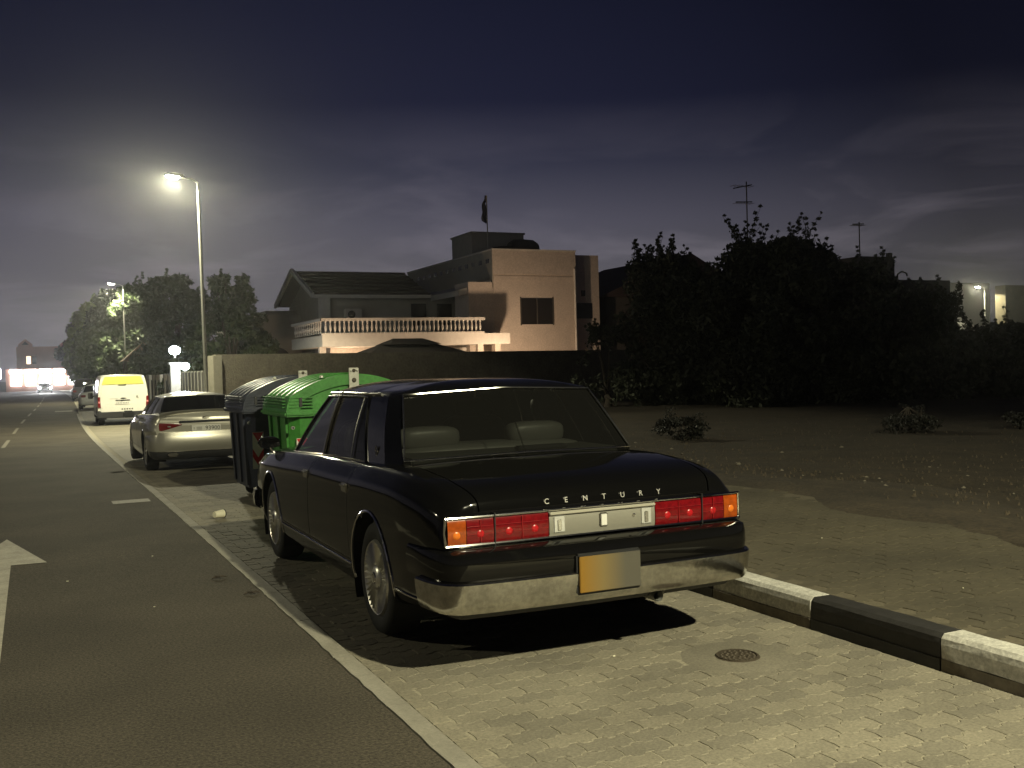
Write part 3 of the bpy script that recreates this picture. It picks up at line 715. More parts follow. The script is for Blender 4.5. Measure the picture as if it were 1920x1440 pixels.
# tail lamp band
band = [(-.879, .135), (-.868, .112), (-.62, .104), (-.32, .100)]
def lampbox(x0, x1, z0, z1, y, m, nm, par, ribs=0, slope=0):
    mb = MB(); yb = .16
    a = min(x0, x1); b = max(x0, x1)
    yl = y(a); yr_ = y(b)
    K = 10; G = []
    for i in range(K+1):
        t = i/K; x = a+(b-a)*t; yy = yl+(yr_-yl)*t
        G.append([(x, yb, z0), (x, yy, z0), (x, yy-.004, z0+.012), (x, yy-.006, (z0+z1)/2), (x, yy-.002, z1-.012), (x, yy+.004, z1), (x, yb, z1)])
    mb.grid(G); o = mb.build(nm, m, par, smooth=True); return o
def ybd(x): return .100+.014*(abs(x)/.88)**6
Z0, Z1 = .678, .806
for s in (-1, 1):
    a = lampbox(s*.777, s*.872, Z0, Z1, ybd, AMB_L, 'turn_lamp', cen)
    b = lampbox(s*.628, s*.774, Z0, Z1, ybd, RED_L, 'tail_lamp', cen)
    c_ = lampbox(s*.322, s*.620, Z0, Z1, ybd, RED_L, 'tail_lamp', cen)
    for (xx, lm, mm) in ((.825, a, AMB_B), (.70, b, RED_B), (.545, c_, RED_B), (.40, c_, RED_B)):
        MB().lathe([(0, -.009), (.010, -.0085), (.018, -.006), (.024, -.001)], 18, 'y', (s*xx, ybd(xx), (Z0+Z1)/2-.015)).build('reflector', mm, lm, smooth=True)
    # lens divider ridges
    for xx, lm in ((.70, b), (.472, c_)): MB().box(s*xx-.002, s*xx+.002, ybd(xx)-.009, ybd(xx), Z0+.008, Z1-.008).build('lens_ridge', RED_R, lm)
    for zz in (.725, .765):
        for (xa, xb, lm) in ((.632, .77, b), (.326, .616, c_)): MB().box(min(s*xa, s*xb), max(s*xa, s*xb), ybd((xa+xb)/2)-.0075, ybd((xa+xb)/2), zz-.0012, zz+.0012).build('lens_ridge', RED_R, lm)
gar = lampbox(-.318, .318, Z0, Z1, ybd, SILVERP, 'garnish', cen)
MB().box(-.318, .318, ybd(0)-.016, ybd(0), Z1-.020, Z1-.004).build('garnish_lip', mat('pale_trim', (.48, .46, .38), .35, .3), gar, bevel=.003)
for s in (-1, 1):
    MB().box(s*.262-.034, s*.262+.034, ybd(.26)-.010, ybd(.26), Z0+.014, Z1-.024).build('reverse_lamp', CLEAR_L, gar, bevel=.005)
    MB().box(s*.262-.012, s*.262+.012, ybd(.26)-.014, ybd(.26)-.008, Z0+.024, Z1-.045).build('bulb_glint', mat('bulb_reflector', (.85, .84, .78), .1, .9), gar, bevel=.004)
MB().box(-.026, .026, ybd(0)-.012, ybd(0), Z0+.022, Z1-.030).build('badge_frame', CHROME, gar, bevel=.006)
MB().box(-.019, .019, ybd(0)-.016, ybd(0)-.010, Z0+.029, Z1-.037).build('badge', PLATEW, gar, bevel=.004)
MB().lathe([(0, -.012), (.008, -.011), (.011, 0)], 16, 'y', (.185, ybd(.18), .748)).build('lock', CHROME, gar, smooth=True)
frame = [(-.882, Z1+.004), (.882, Z1+.004), (.882, Z0-.004), (-.882, Z0-.004)]
for zz, rr in ((Z1+.006, .007), (Z0-.006, .010)):
    MB().tube([(x/20*.884, ybd(x/20*.884)-.002, zz) for x in range(-20, 21)], rr, 8).build('lamp_trim', CHROME, cen, smooth=True)
for s in (-1, 1): MB().tube([(s*.882, ybd(.88)+.002, Z0-.006), (s*.886, ybd(.88)+.006, (Z0+Z1)/2), (s*.882, ybd(.88)+.002, Z1+.006)], .007, 8).build('lamp_trim', CHROME, cen, smooth=True)
for s in (-1, 1): MB().box(s*.624-.003, s*.624+.003, ybd(.62)-.012, .15, Z0-.02, Z1+.02).build('shut_line', BLACKP, cen)
LETTER = mat('letter_chrome', (.62, .60, .55), .38, .6)
# letters on the boot lid
zl = .868; yl = .135
for ch, xx in zip('CENTURY', [-.315+i*(.68/6) for i in range(7)]):
    text_mesh('badge_letter', ch, .040, .003, LETTER, cen, (xx, .1285, .853), (math.radians(80), 0, 0))
# boot lid edge highlight trim, plate, plate recess
MB().box(-.232, .147, -.036, .02, .385, .595).build('plate_mount', BLACKP, cen, bevel=.01)
plm = bpy.data.materials.new('yellow_to_grey_plate'); plm.use_nodes = True; t_ = plm.node_tree; b_ = t_.nodes['Principled BSDF']; b_.inputs['Roughness'].default_value = .5
tc_ = t_.nodes.new('ShaderNodeTexCoord'); sx_ = t_.nodes.new('ShaderNodeSeparateXYZ'); t_.links.new(tc_.outputs['Generated'], sx_.inputs[0])
rp = t_.nodes.new('ShaderNodeValToRGB'); t_.links.new(sx_.outputs[0], rp.inputs[0]); rp.color_ramp.elements[0].position = .05; rp.color_ramp.elements[0].color = (.23, .12, .012, 1); rp.color_ramp.elements[1].position = .75; rp.color_ramp.elements[1].color = (.085, .078, .06, 1)
k_ = rp.color_ramp.elements.new(.38); k_.color = (.18, .13, .05, 1); t_.links.new(rp.outputs[0], b_.inputs['Base Color'])
MB().box(-.222, .137, -.043, -.034, .398, .582).build('number_plate', plm, cen, bevel=.003)
# side chrome strip along the sill, wheel-arch mouldings done, crease strip
for s in (-1, 1):
    for (a, b) in ((.33, .78), (1.63, 3.63)):
        MB().tube([(s*(bodyx(CEN, y, .355)+.003), y, .352) for y in [a+(b-a)*i/16 for i in range(17)]], .0075, 6).build('sill_trim', CHROME, cen, smooth=True)
    # C-pillar badge: ring with a bird-like mark
    bx = cgp(6, .62, .20); bx = (bx[0]-.004, bx[1], bx[2])
    mb = MB(); mb.tube([(s*-bx[0]*1.0, bx[1]+.024*math.cos(a), bx[2]+.03*math.sin(a)) for a in [2*PI*i/20 for i in range(20)]], .003, 5, closed=True)
    for a0 in (.3, 1.2, 2.1, 3.0, 4.4): mb.tube([(s*-bx[0], bx[1], bx[2]-.004), (s*-bx[0], bx[1]+.012*math.cos(a0), bx[2]+.014*math.sin(a0)), (s*-bx[0], bx[1]+.018*math.cos(a0+.4), bx[2]+.022*math.sin(a0+.4))], [.004, .003, .001], 5)
    mb.build('pillar_badge', CHROME, cen, smooth=True)
    # fender mirrors on stalks
    fy = 4.46; mroot = MB().tube([(s*.80, fy, .84), (s*.835, fy+.01, .885), (s*.845, fy+.01, .93)], [.014, .010, .010], 8).build('mirror_stalk', CHROME, cen, smooth=True)
    mbm = MB(); G = []
    for i in range(9):
        t = i/8; a = (t-.5)*2; sc = math.sqrt(max(0, 1-abs(a)**3.2)) if abs(a) < 1 else 0; sc = max(sc, .12)
        G.append([(s*(.852+a*.098), fy+.03+.055*math.cos(q)*sc - (0 if math.cos(q) > 0 else .0), .945+.052*math.sin(q)*sc) for q in [2*PI*j/16 for j in range(17)]])
    mbm.grid(G); mh = mbm.build('mirror', CARBLACK, cen, smooth='all')
    MB().box(s*.852-.085, s*.852+.085, fy-.028, fy-.012, .905, .978).build('mirror_glass', mat('mirror_silver', (.55, .55, .53), .05, 1), mh, bevel=.008)
# interior
def cushion(nm, x0, x1, y0, y1, z0, z1, m, p=3.0):
    cx, cy, cz, a, b, c = (x0+x1)/2, (y0+y1)/2, (z0+z1)/2, (x1-x0)/2, (y1-y0)/2, (z1-z0)/2; G = []
    def sp(v): return math.copysign(abs(v)**(2/p), v)
    for i in range(13):
        u = -PI/2+PI*i/12
        G.append([(cx+a*sp(math.cos(u))*sp(math.cos(w_)), cy+b*sp(math.cos(u))*sp(math.sin(w_)), cz+c*sp(math.sin(u))) for w_ in [2*PI*j/24 for j in range(25)]])
    return MB().grid(G).build(nm, m, cen, smooth='all')
for (x0, x1) in ((-.62, -.20), (.14, .56)):
    cushion('rear_headrest', x0, x1, 1.54, 1.72, 1.03, 1.185, LEATHER, 3.4)
cushion('rear_seat', -.70, .70, 1.50, 1.80, .86, 1.07, LEATHER, 4)
MB().box(-.70, .70, 1.12, 1.60, .99, 1.028).build('parcel_shelf', SHELF, cen, bevel=.01)
MB().box(.02, .36, 1.16, 1.24, 1.03, 1.058).build('stop_lamp', BLACKP, cen, bevel=.008)
for xx in (-.38, .38):
    cushion('front_seat', xx-.26, xx+.26, 2.66, 2.88, .80, 1.20, LEATHER, 3.4)
    cushion('front_headrest', xx-.15, xx+.15, 2.68, 2.82, 1.17, 1.32, LEATHER, 3)
MB().tube([(-.38, 3.35+.06*math.sin(a), .99+.17*math.sin(a)) if False else (-.38+.18*math.cos(a), 3.32+.08*math.sin(a), 1.0+.16*math.sin(a)) for a in [2*PI*i/24 for i in range(24)]], .013, 6, closed=True).build('steering_wheel', BLACKP, cen, smooth=True)
# front end: grille, lamps, bumper
fp = [(-.925, 4.70), (-.905, 4.88), (-.86, 4.985), (-.7, 5.045), (-.35, 5.075)]; fpath = fp+[(0, 5.08)]+[(-x, y) for x, y in fp[::-1]]
strip_path(fpath[::-1], [(.0, .52), (.02, .51), (.03, .45), (.022, .38), (-.03, .34)], 'front_bumper', CHROME_OLD, cen)
MB().box(-.36, .36, 4.98, 5.03, .53, .80).build('grille', CHROME, cen, bevel=.01)
for s in (-1, 1): MB().box(s*.62-.2, s*.62+.2, 4.96, 5.02, .56, .74).build('headlamp', CLEAR_L, cen, bevel=.02)
# exhaust and tow eye
MB().lathe([(.030, -.01), (.030, .35), (.025, .35), (.025, 0)], 16, 'y', (.30, .06, .305)).build('exhaust_pipe', STEEL, cen, smooth=True)
MB().tube([(.335, .10, .33), (.335, .06, .315), (.335, .045, .335), (.335, .07, .35)], .007, 6).build('tow_eye', STEEL, cen, smooth=True)

# ---- silver sedan ahead of the bins
SIL = dict(name='silver_sedan', paint=SILVER, glass=GLASS_C, y0=.10, y1=4.75, cr=.12, belly=1.012,
    W=[(.10, .80), (.13, .83), (.2, .865), (.4, .90), (.9, .925), (2, .925), (3.6, .915), (4.2, .87), (4.6, .75), (4.75, .62)],
    zB=[(.10, .93), (.12, .955), (.16, .972), (.25, .982), (.5, .985), (1.2, .965), (2.4, .935), (3.4, .89), (4.2, .80), (4.6, .70), (4.75, .60)],
    zD=[(.10, 1.0), (.12, 1.035), (.16, 1.05), (.25, 1.05), (.5, 1.04), (1.2, 1.02), (2.4, .95), (3.4, .96), (4.2, .86), (4.6, .76), (4.75, .64)],
    zs=[(.10, .40), (.4, .30), (.9, .22), (3.6, .21), (4.75, .28)],
    wheels=(1.02, 3.82, .335, .905), RA=.372, doors=[('rear_door', 1.45, 2.25), ('front_door', 2.25, 3.25)], trunk=(.10, .55), hood=(3.6, 4.7),
    handle_z=.80, handle_mat=SILVER, rim=rim_spokes, roofz=1.335, roofexp=2.2, drip=False, trim_r=.006,
    gh=[((0, 3.72, .94), (0, 2.75, 1.285)), ((-.70, 3.45, .92), (-.52, 2.62, 1.265)), ((-.76, 3.30, .875), (-.575, 2.52, 1.245)), ((-.79, 2.28, .915), (-.59, 2.10, 1.262)), ((-.79, 2.22, .917), (-.59, 2.05, 1.262)),
        ((-.785, 1.55, .945), (-.585, 1.55, 1.25)), ((-.77, 1.20, .955), (-.575, 1.42, 1.245)), ((-.76, .80, .965), (-.565, 1.25, 1.255)), ((-.69, .50, 1.005), (-.545, 1.10, 1.262)), ((0, .42, 1.03), (0, 1.05, 1.285))])
SY = 18.0
sil, sgp = build_car(SIL, 'silver modern saloon with plate 93900 parked between the navy bin and the white van', 'car', (2.66, SY-.05, gz(SY+1)), 0)
hp = [(-.905, .62), (-.885, .33), (-.84, .17), (-.74, .085), (-.45, .05)]; hpath = hp+[(0, .035)]+[(-x, y) for x, y in hp[::-1]]
pp = catmull([(a, b, 0) for a, b in hpath], 3); hpath = [(p_.x, p_.y) for p_ in pp]
strip_path(hpath, [(-.04, .70), (.004, .69), (.016, .64), (.026, .60), (.030, .50), (.024, .42), (.012, .375), (-.01, .365)], 'bumper', SILVER, sil)
strip_path(hpath[2:-2], [(.002, .378), (.004, .36), (-.02, .27), (-.06, .235), (-.25, .22)], 'diffuser', BLACKP, sil)
MB().tube([(x, interp([(-.905, .60), (-.84, .16), (-.74, .07), (0, .02), (.74, .07), (.84, .16), (.905, .60)], x)-.018, .372) for x in [-.8+i*.08 for i in range(21)]], .008, 6).build('bumper_trim', CHROME, sil, smooth=True)
for s in (-1, 1):
    ex = MB(); ex.box(s*.56-.085, s*.56+.085, .0, .14, .285, .355); e_o = ex.build('exhaust_tip', CHROME, sil, bevel=.02)
    # wedge shaped tail lamp wrapping the corner
    mb = MB(); G = []
    for i in range(13):
        t = i/12; x = .40+(.875-.40)*t; yy = .082+.02*t+(.30*max(0, (t-.72)/.28)**2); z1 = .835+.03*t; z0 = .80-.085*min(1, t*1.6)
        G.append([(s*x, yy+.03, z0), (s*(x+.004*t), yy, z0+.006), (s*(x+.006*t), yy-.006, (z0+z1)/2), (s*(x+.004*t), yy, z1-.004), (s*x, yy+.03, z1)])
    tl = MB().grid(G).build('tail_lamp', RED_L, sil, smooth=True)
    MB().box(s*.60-.03, s*.60+.03, .078, .09, .775, .80).build('lamp_core', CLEAR_L, tl, bevel=.006)
MB().box(-.44, .44, .055, .11, .848, .878).build('boot_trim', CHROME, sil, bevel=.008)
# boot spoiler lip
MB().grid([[(x, .06+.05*(abs(x)/.7)**2, 1.045-.05*(abs(x)/.74)**3), (x, .075+.05*(abs(x)/.7)**2, 1.062-.05*(abs(x)/.74)**3), (x, .20, 1.055-.045*(abs(x)/.74)**3), (x, .12, 1.01-.05*(abs(x)/.74)**3), (x, .06+.05*(abs(x)/.7)**2, 1.045-.05*(abs(x)/.74)**3)] for x in [-.74+i*.074 for i in range(21)]]).build('spoiler', SILVER, sil, smooth=True)
pl = MB().box(-.245, .235, .045, .075, .685, .795).build('number_plate', PLATEW, sil, bevel=.004)
text_mesh('plate_digits', '93900', .098, .001, BLACKTXT, pl, (.10, .0435, .74), (math.radians(90), 0, 0))
text_mesh('plate_letter', 'I', .06, .001, BLACKTXT, pl, (-.205, .0435, .74), (math.radians(90), 0, 0))
for zz in (.722, .742, .76): MB().box(-.165, -.075, .0425, .0455, zz-.003, zz+.003).build('plate_print', BLACKTXT, pl)
MB().tube([(-.06, .045, .93), (0, .040, .942), (.06, .045, .93), (.0, .043, .918), (-.06, .045, .93)], .006, 6).build('emblem', CHROME, sil, smooth=True)
mb = MB().tube([(0, 1.62, 1.325), (0, 1.55, 1.345), (0, 1.46, 1.375)], [.035, .022, .004], 8); mb.build('roof_antenna', SILVER, sil, smooth=True)
for s in (-1, 1):
    mi = MB().box(s*1.0-.10, s*1.0+.10, 2.98, 3.10, .86, .995).build('mirror', BLACKP, sil, bevel=.03, smooth=True)
    MB().box(s*.88-.05, s*.88+.05, 3.02, 3.07, .86, .90).build('mirror_arm', BLACKP, mi, bevel=.01)
MB().tube([(x/10*.7, 4.74-.02*(x/7)**2, .55) for x in range(-7, 8)], .03, 8).build('grille', BLACKP, sil, smooth=True)

# ---- small cars far down the street
def simple_rear(root, S, red=True):
    for s in (-1, 1):
        MB().box(s*.70-.13, s*.70+.13, .05, .13, .72, .86).build('tail_lamp', RED_L, root, bevel=.02)
    MB().box(-.25, .25, .045, .075, .66, .77).build('number_plate', PLATEW, root, bevel=.004)
    strip_path(hpath, [(-.03, .62), (.012, .60), (.022, .50), (.012, .38), (-.06, .30)], 'bumper', S['paint'], root)
WHT = dict(SIL); WHT.update(name='white_hatchback', paint=mat('white_car_paint', (.55, .55, .52), .35, coat=.6))
WHT['gh'] = [((b[0], b[1]+.1, b[2]), (t[0], t[1]+.05, t[2]+.10)) for b, t in SIL['gh']]; WHT['roofz'] = 1.44
wc, _ = build_car(WHT, 'pale small car parked further along beyond the white van', 'car', (3.35, 63.5, gz(64)), -.02); simple_rear(wc, WHT)
DRK = dict(SIL); DRK.update(name='dark_estate_car', paint=mat('dark_car_paint', (.02, .022, .028), .3, coat=.8)); DRK['roofz'] = 1.78
DRK['gh'] = [((b[0], b[1], b[2]+.05), (t[0]*1.12, t[1]+(.1 if i < 5 else -.35), t[2]+.42)) for i, (b, t) in enumerate(SIL['gh'])]
DRK['zB'] = [(a, b+.08) for a, b in SIL['zB']]; DRK['zD'] = [(a, b+.08) for a, b in SIL['zD']]
dk, _ = build_car(DRK, 'dark tall estate car parked furthest along under the trees', 'car', (3.75, 88, gz(88)), -.03); simple_rear(dk, DRK)
OC = dict(SIL); OC.update(name='oncoming_car', paint=mat('grey_car_paint', (.09, .09, .1), .3, coat=.8))
oc, _ = build_car(OC, 'car coming up the street with both headlights on', 'car', (1.55, 150, gz(150)), PI)
HEADL = lamp_emit('headlight_beam', (1, .97, .95), 90)
for s in (-1, 1):
    MB().lathe([(0, .03), (.07, .02), (.10, 0)], 16, 'y', (s*.62, 4.72, .62)).build('headlight', HEADL, oc)
    ld = bpy.data.lights.new('headlight_beam', 'SPOT'); ld.energy = 2500; ld.spot_size = math.radians(60); ld.spot_blend = .8; ld.shadow_soft_size = .1
    lo_ = bpy.data.objects.new('headlight_beam', ld); COL.objects.link(lo_); lo_.parent = oc; lo_.location = (s*.62, 4.85, .62); lo_.rotation_euler = (math.radians(87), 0, 0)

# ---- white van
van = thing('white_van', 'white panel van with yellow rear top panel parked ahead of the silver saloon', 'van', (3.16, 42.0, gz(42)), -.016)
VW = .93
def vsec(y):
    k = 1-.12*sstep(.0, -.6, 0)
    nose = sstep(3.55, 4.85, y); hz = 1.93-.05*sstep(.5, 0, y)
    if y > 3.0: hz = interp([(3.0, 1.90), (3.4, 1.80), (4.05, 1.18), (4.5, 1.02), (4.85, .80)], y)
    wd = VW-.10*nose-.02*sstep(.3, 0, y)
    zl_ = min(.95, hz*.62)
    ks = [(.80*wd, .30), (.97*wd, .32), (1.0*wd, .48), (1.0*wd, .75*zl_/.95+.05), (.99*wd, zl_), (.955*wd, zl_+(hz-zl_)*.45), (.895*wd, zl_+(hz-zl_)*.82), (.83*wd, hz-.045), (.70*wd, hz-.008), (.35*wd, hz+.012), (0, hz+.02)]
    return catmull([(a, b, 0) for a, b in ks], 3)
vy = [0.02, .06, .12]+[.2+i*.09 for i in range(52)]; vh = [vsec(y) for y in vy]
mb = MB()
for s in (-1, 1):
    for i in range(len(vy)-1):
        for k_ in range(len(vh[0])-1):
            q = [(s*vh[i][k_].x, vy[i], vh[i][k_].y), (s*vh[i][k_+1].x, vy[i], vh[i][k_+1].y), (s*vh[i+1][k_+1].x, vy[i+1], vh[i+1][k_+1].y), (s*vh[i+1][k_].x, vy[i+1], vh[i+1][k_].y)]
            cy_ = sum(a[1] for a in q)/4; cz_ = sum(a[2] for a in q)/4
            if k_ < 12 and min(math.hypot(cy_-.92, cz_-.34), math.hypot(cy_-4.0, cz_-.34)) < .39: continue
            mb.quad(*q)
ring = [(-q.x, vy[0], q.y) for q in vh[0]]+[(q.x, vy[0], q.y) for q in vh[0][-2::-1]]; n = len(mb.v); mb.v += ring; mb.f.append(tuple(range(n, n+len(ring))))
me = bpy.data.meshes.new('body'); me.from_pydata(mb.v, [], mb.f); bmm = bmesh.new(); bmm.from_mesh(me); bmesh.ops.remove_doubles(bmm, verts=bmm.verts, dist=.001); bmesh.ops.recalc_face_normals(bmm, faces=bmm.faces); bmm.to_mesh(me); bmm.free()
me.polygons.foreach_set('use_smooth', [True]*len(me.polygons)); me.set_sharp_from_angle(angle=math.radians(35)); me.materials.append(WHITECAR); o = bpy.data.objects.new('body', me); COL.objects.link(o); o.parent = van
MB().box(-.78, .78, .2, 4.5, .28, .5).build('underbody', DARKIN, van)
# tailgate: slightly proud panel, upper yellow panel where the glass would be
tg = MB().prism([(-.80, .52), (.80, .52), (.83, .95), (.765, 1.545), (-.765, 1.545), (-.83, .95)], 'y', -.005, .03).build('tailgate', WHITECAR, van, bevel=.008)
MB().prism([(-.76, 1.558), (.76, 1.558), (.66, 1.84), (.60, 1.865), (-.60, 1.865), (-.66, 1.84)], 'y', .0, .03).build('yellow_panel', YELLOWP, van, bevel=.008)
MB().box(-.17, .11, -.03, .0, 1.53, 1.547).build('wiper', BLACKP, tg, bevel=.003); MB().tube([(.02, -.03, 1.535), (.12, -.03, 1.565)], .008, 6).build('wiper_arm', BLACKP, tg)
for s in (-1, 1):
    tl = MB().prism([(s*.80, .68), (s*.915, .70), (s*.905, 1.10), (s*.83, 1.10)], 'y', -.012, .10).build('tail_lamp', RED_L, van, bevel=.01)
    MB().box(s*.862-.035, s*.862+.035, -.018, -.01, .86, .93).build('lamp_core', mat('pink_lens', (.6, .2, .2), .3), tl)
    mi = MB().box(s*1.05-.10, s*1.05+.10, 3.55, 3.66, .98, 1.22).build('mirror', BLACKP, van, bevel=.02); MB().box(s*.93-.06, s*.93+.06, 3.58, 3.62, 1.05, 1.10).build('mirror_arm', BLACKP, mi)
    MB().box(s*.90-.02, s*.90+.02, 3.1, 3.9, 1.06, 1.5).build('side_window', WINDK, van, bevel=.01)
    for yc in (.92, 4.0):
        wl = MB().lathe([(r, s*h) for r, h in [(.2, .80), (.24, .86), (.31, .87), (.335, .83), (.335, .70), (.31, .66)]], 32, 'x').build('wheel', RUBBER, van, smooth=True); wl.location = (0, yc, .335); rim_spokes(wl, s, .865, .335)
        MB().lathe([(.40, s*.6), (.40, s*.90)], 24, 'x', (0, yc, .34), -.1*PI, 1.1*PI).build('wheel_well', DARKIN, van)
MB().box(-.28, .24, -.028, .0, .94, .975).build('handle_recess', BLACKP, tg, bevel=.006)
eh = MB().tube([(-.10, -.012, 1.03), (.0, -.02, 1.045), (.11, -.012, 1.03), (0, -.014, 1.02), (-.10, -.012, 1.03)], .012, 6); eh.build('handle', BLACKTXT, tg)
MB().box(-.50, -.20, -.012, -.004, 1.018, 1.028).build('model_lettering', mat('grey_lettering', (.3, .3, .28), .5), tg)
mb = MB()   # lion-like emblem mark: a rampant zigzag figure
mb.tube([(.47, -.012, 1.07), (.50, -.012, 1.12), (.53, -.012, 1.10), (.51, -.012, 1.07), (.54, -.012, 1.045), (.52, -.012, 1.02)], .010, 5); mb.tube([(.50, -.012, 1.09), (.46, -.012, 1.11)], .008, 5); mb.tube([(.51, -.012, 1.07), (.48, -.012, 1.03)], .008, 5)
mb.build('emblem', STEEL, tg)
pl = MB().box(-.29, .22, -.02, .0, .80, .91).build('number_plate', PLATEW, van, bevel=.004)
mb = MB()
for i in range(8): mb.box(-.25+i*.057, -.22+i*.057, -.0225, -.0195, .83, .88)
mb.build('plate_print', mat('grey_print', (.25, .25, .24), .6), pl)
MB().box(-.10, -.03, -.03, 0, .925, .945).build('plate_lamp', BLACKP, tg)
mb = MB()
for i in range(5): x = -.06+i*.09; mb.prism([(x-.035, .62), (x+.03, .655), (x+.03, .585)], 'y', -.012, -.006)
mb.build('chevron_print', BLACKTXT, van)
vb = MB(); vb.prism([(-.93, .30), (.93, .30), (.93, .56), (.84, .58), (.80, .52), (-.80, .52), (-.84, .58), (-.93, .56)], 'y', -.06, .12); vb.build('bumper', BLACKP, van, bevel=.015)
MB().box(-.70, .70, 4.10, 4.16, .0, .0+.01).build('shadow_gap', BLACKP, van) if False else None
MB().prism([(3.42, 1.76), (4.02, 1.19), (4.00, 1.17), (3.38, 1.74)], 'x', -.70, .70).build('windshield', WINDK, van)

# ------------------------------------------------------------------ street bins
def make_bin(name, label, loc, m, rz=0):
    D, L = 1.50, 1.235
    r = thing(name, label, 'bin', loc, rz)
    # tapered body, ribbed
    def ring(z, t):
        a, b, c_, d = .05+.035*(1-t), D-.05-.035*(1-t), .04+.07*(1-t), L-.04-.07*(1-t); q = .10
        return [(a+q, c_, z), (b-q, c_, z), (b, c_+q, z), (b, d-q, z), (b-q, d, z), (a+q, d, z), (a, d-q, z), (a, c_+q, z), (a+q, c_, z)]
    G = [ring(.16+(1.10-.16)*i/6, i/6) for i in range(7)]
    mb = MB().grid(G); n = len(mb.v); mb.v += ring(.16, 0)[:-1]; mb.f.append(tuple(range(n, n+8))); mb.build('body', m, r)
    for i in range(4):      # ribs on both ends
        x = (.34, .66, .98, 1.36)[i]
        for (ya, yb, sgn) in ((.04, .108, -1), (L-.04, L-.108, 1)):
            mb = MB(); w_ = (.035, .045, .045, .035)[i]
            for dx in (0,):
                p0, p1 = (x-w_, ya, 1.10), (x+w_, ya, 1.10); q0, q1 = (x-w_*.8+(.75-x)*.1, yb, .18), (x+w_*.8+(.75-x)*.1, yb, .18)
                o_ = sgn*.028
                a = [p0, p1, q1, q0]; b = [(p[0]*1+(.008 if j in (0, 3) else -.008), p[1]+o_, p[2]) for j, p in enumerate(a)]
                mb.v += a+b; mb.f += [(4, 5, 6, 7), (0, 1, 5, 4), (1, 2, 6, 5), (2, 3, 7, 6), (3, 0, 4, 7)]
            mb.build('rib', m, r)
    for i in range(3):
        y = .22+i*.40; mb = MB(); a = [(.05, y-.05, 1.08), (.05, y+.05, 1.08), (.09, y+.04, .2), (.09, y-.04, .2)]; b = [(p[0]-.028, p[1]*.98+.01, p[2]) for p in a]
        mb.v += a+b; mb.f += [(4, 5, 6, 7), (0, 1, 5, 4), (1, 2, 6, 5), (2, 3, 7, 6), (3, 0, 4, 7)]; mb.build('rib', m, r)
    # rim
    mb = MB(); mb.box(-.02, D+.02, -.03, L+.03, 1.095, 1.155); mb.build('rim', m, r, bevel=.018, smooth=True)
    # domed lid
    def prof(o_=0):
        P = [(.0+o_, 1.155), (.012+o_, 1.22), (.04+o_, 1.305-o_*.5)]
        for i in range(1, 17):
            t = i/16; x = .04+(D-.08)*t; z = 1.305+.235*math.sin(PI*t)**.80; P.append((x+(.5-t)*2*o_, z-o_))
        P += [(D-.012-o_, 1.22), (D-o_, 1.155)]; return P
    po, pi_ = prof(0), prof(.035); mb = MB()
    mb.grid([[(x, y, z) for x, z in po] for y in (0, .02, .25, .5, .75, 1.0, L-.02, L)])
    for y in (0, L):      # end skirt between the outer curve and an inner arch
        inner = [(x*.80+.15 if True else x, 1.155+(z-1.155)*.70) for x, z in po]
        mb.grid([[(x, y, z) for x, z in po], [(x, y, z) for x, z in inner]])
    lid_ = mb.build('lid', m, r, smooth=True)
    for y in (.035, L-.035):
        inner = [(x*.81+.142, 1.15+(z-1.155)*.72) for x, z in po]; mb = MB(); n = len(inner)
        mb.v += [(x, y, z) for x, z in inner]; mb.f.append(tuple(range(n))); mb.build('end_panel', m, r)
    for y in (.16, .40, .64, .88, 1.08):       # raised ribs running over the lid
        pr_ = [p for p in po if p[1] > 1.30][0:10]; mb = MB()
        G = [[(x, y-.035, z-.004), (x-.004, y-.02, z+.014), (x-.004, y+.02, z+.014), (x, y+.035, z-.004)] for x, z in pr_]; mb.grid(G); mb.build('lid_rib', m, lid_, smooth=True)
    for k in range(4):       # grip ledges on the front of the lid
        z = 1.19+k*.034; MB().box(-.022, .02, .10, L-.10, z, z+.012).build('grip_ledge', m, lid_, bevel=.004)
        MB().box(.03, .30, -.014, .004, z, z+.012).build('grip_ledge', m, lid_, bevel=.004)
    MB().box(.14, .17, -.018, 0, 1.20, 1.30).build('grip_slot', BLACKP, lid_)
    # pivot bracket with bolts on both ends
    for y, s in ((-.012, -1), (L+.012, 1)):
        br = MB().box(.695, .805, y-.008, y+.008, 1.36 if s < 0 else 1.22, 1.605 if s < 0 else 1.47).build('pivot_bracket', ALU, r, bevel=.004)
        for (x, z, rr) in ((.715, 1.575, .011), (.75, 1.575, .02), (.785, 1.575, .011), (.75, 1.47, .026)) if s < 0 else ((.75, 1.35, .02),): MB().lathe([(0, s*.03), (rr*.8, s*.028), (rr, s*.01)], 12, 'y', (x, y, z)).build('bolt', STEEL if rr < .02 else IRON, br, smooth=True)
    MB().lathe([(0, .03), (.018, .024), (.024, 0)], 12, 'z', (.42, .10, 1.505)).build('lid_knob', ALU, lid_, smooth=True)
        # reflective chevrons on the end facing oncoming traffic
    def ye(z, o_): return .04+.07*(1-(z-.16)/.94)-o_
    X0, X1 = .115, .25; XM = (X0+X1)/2
    mb = MB(); mb.v += [(X0, ye(.40, .004), .40), (X1, ye(.40, .004), .40), (X1, ye(.86, .004), .86), (X0, ye(.86, .004), .86)]; mb.f.append((0, 1, 2, 3)); ch = mb.build('chevron_sticker', WHITEP, r, recalc=False)
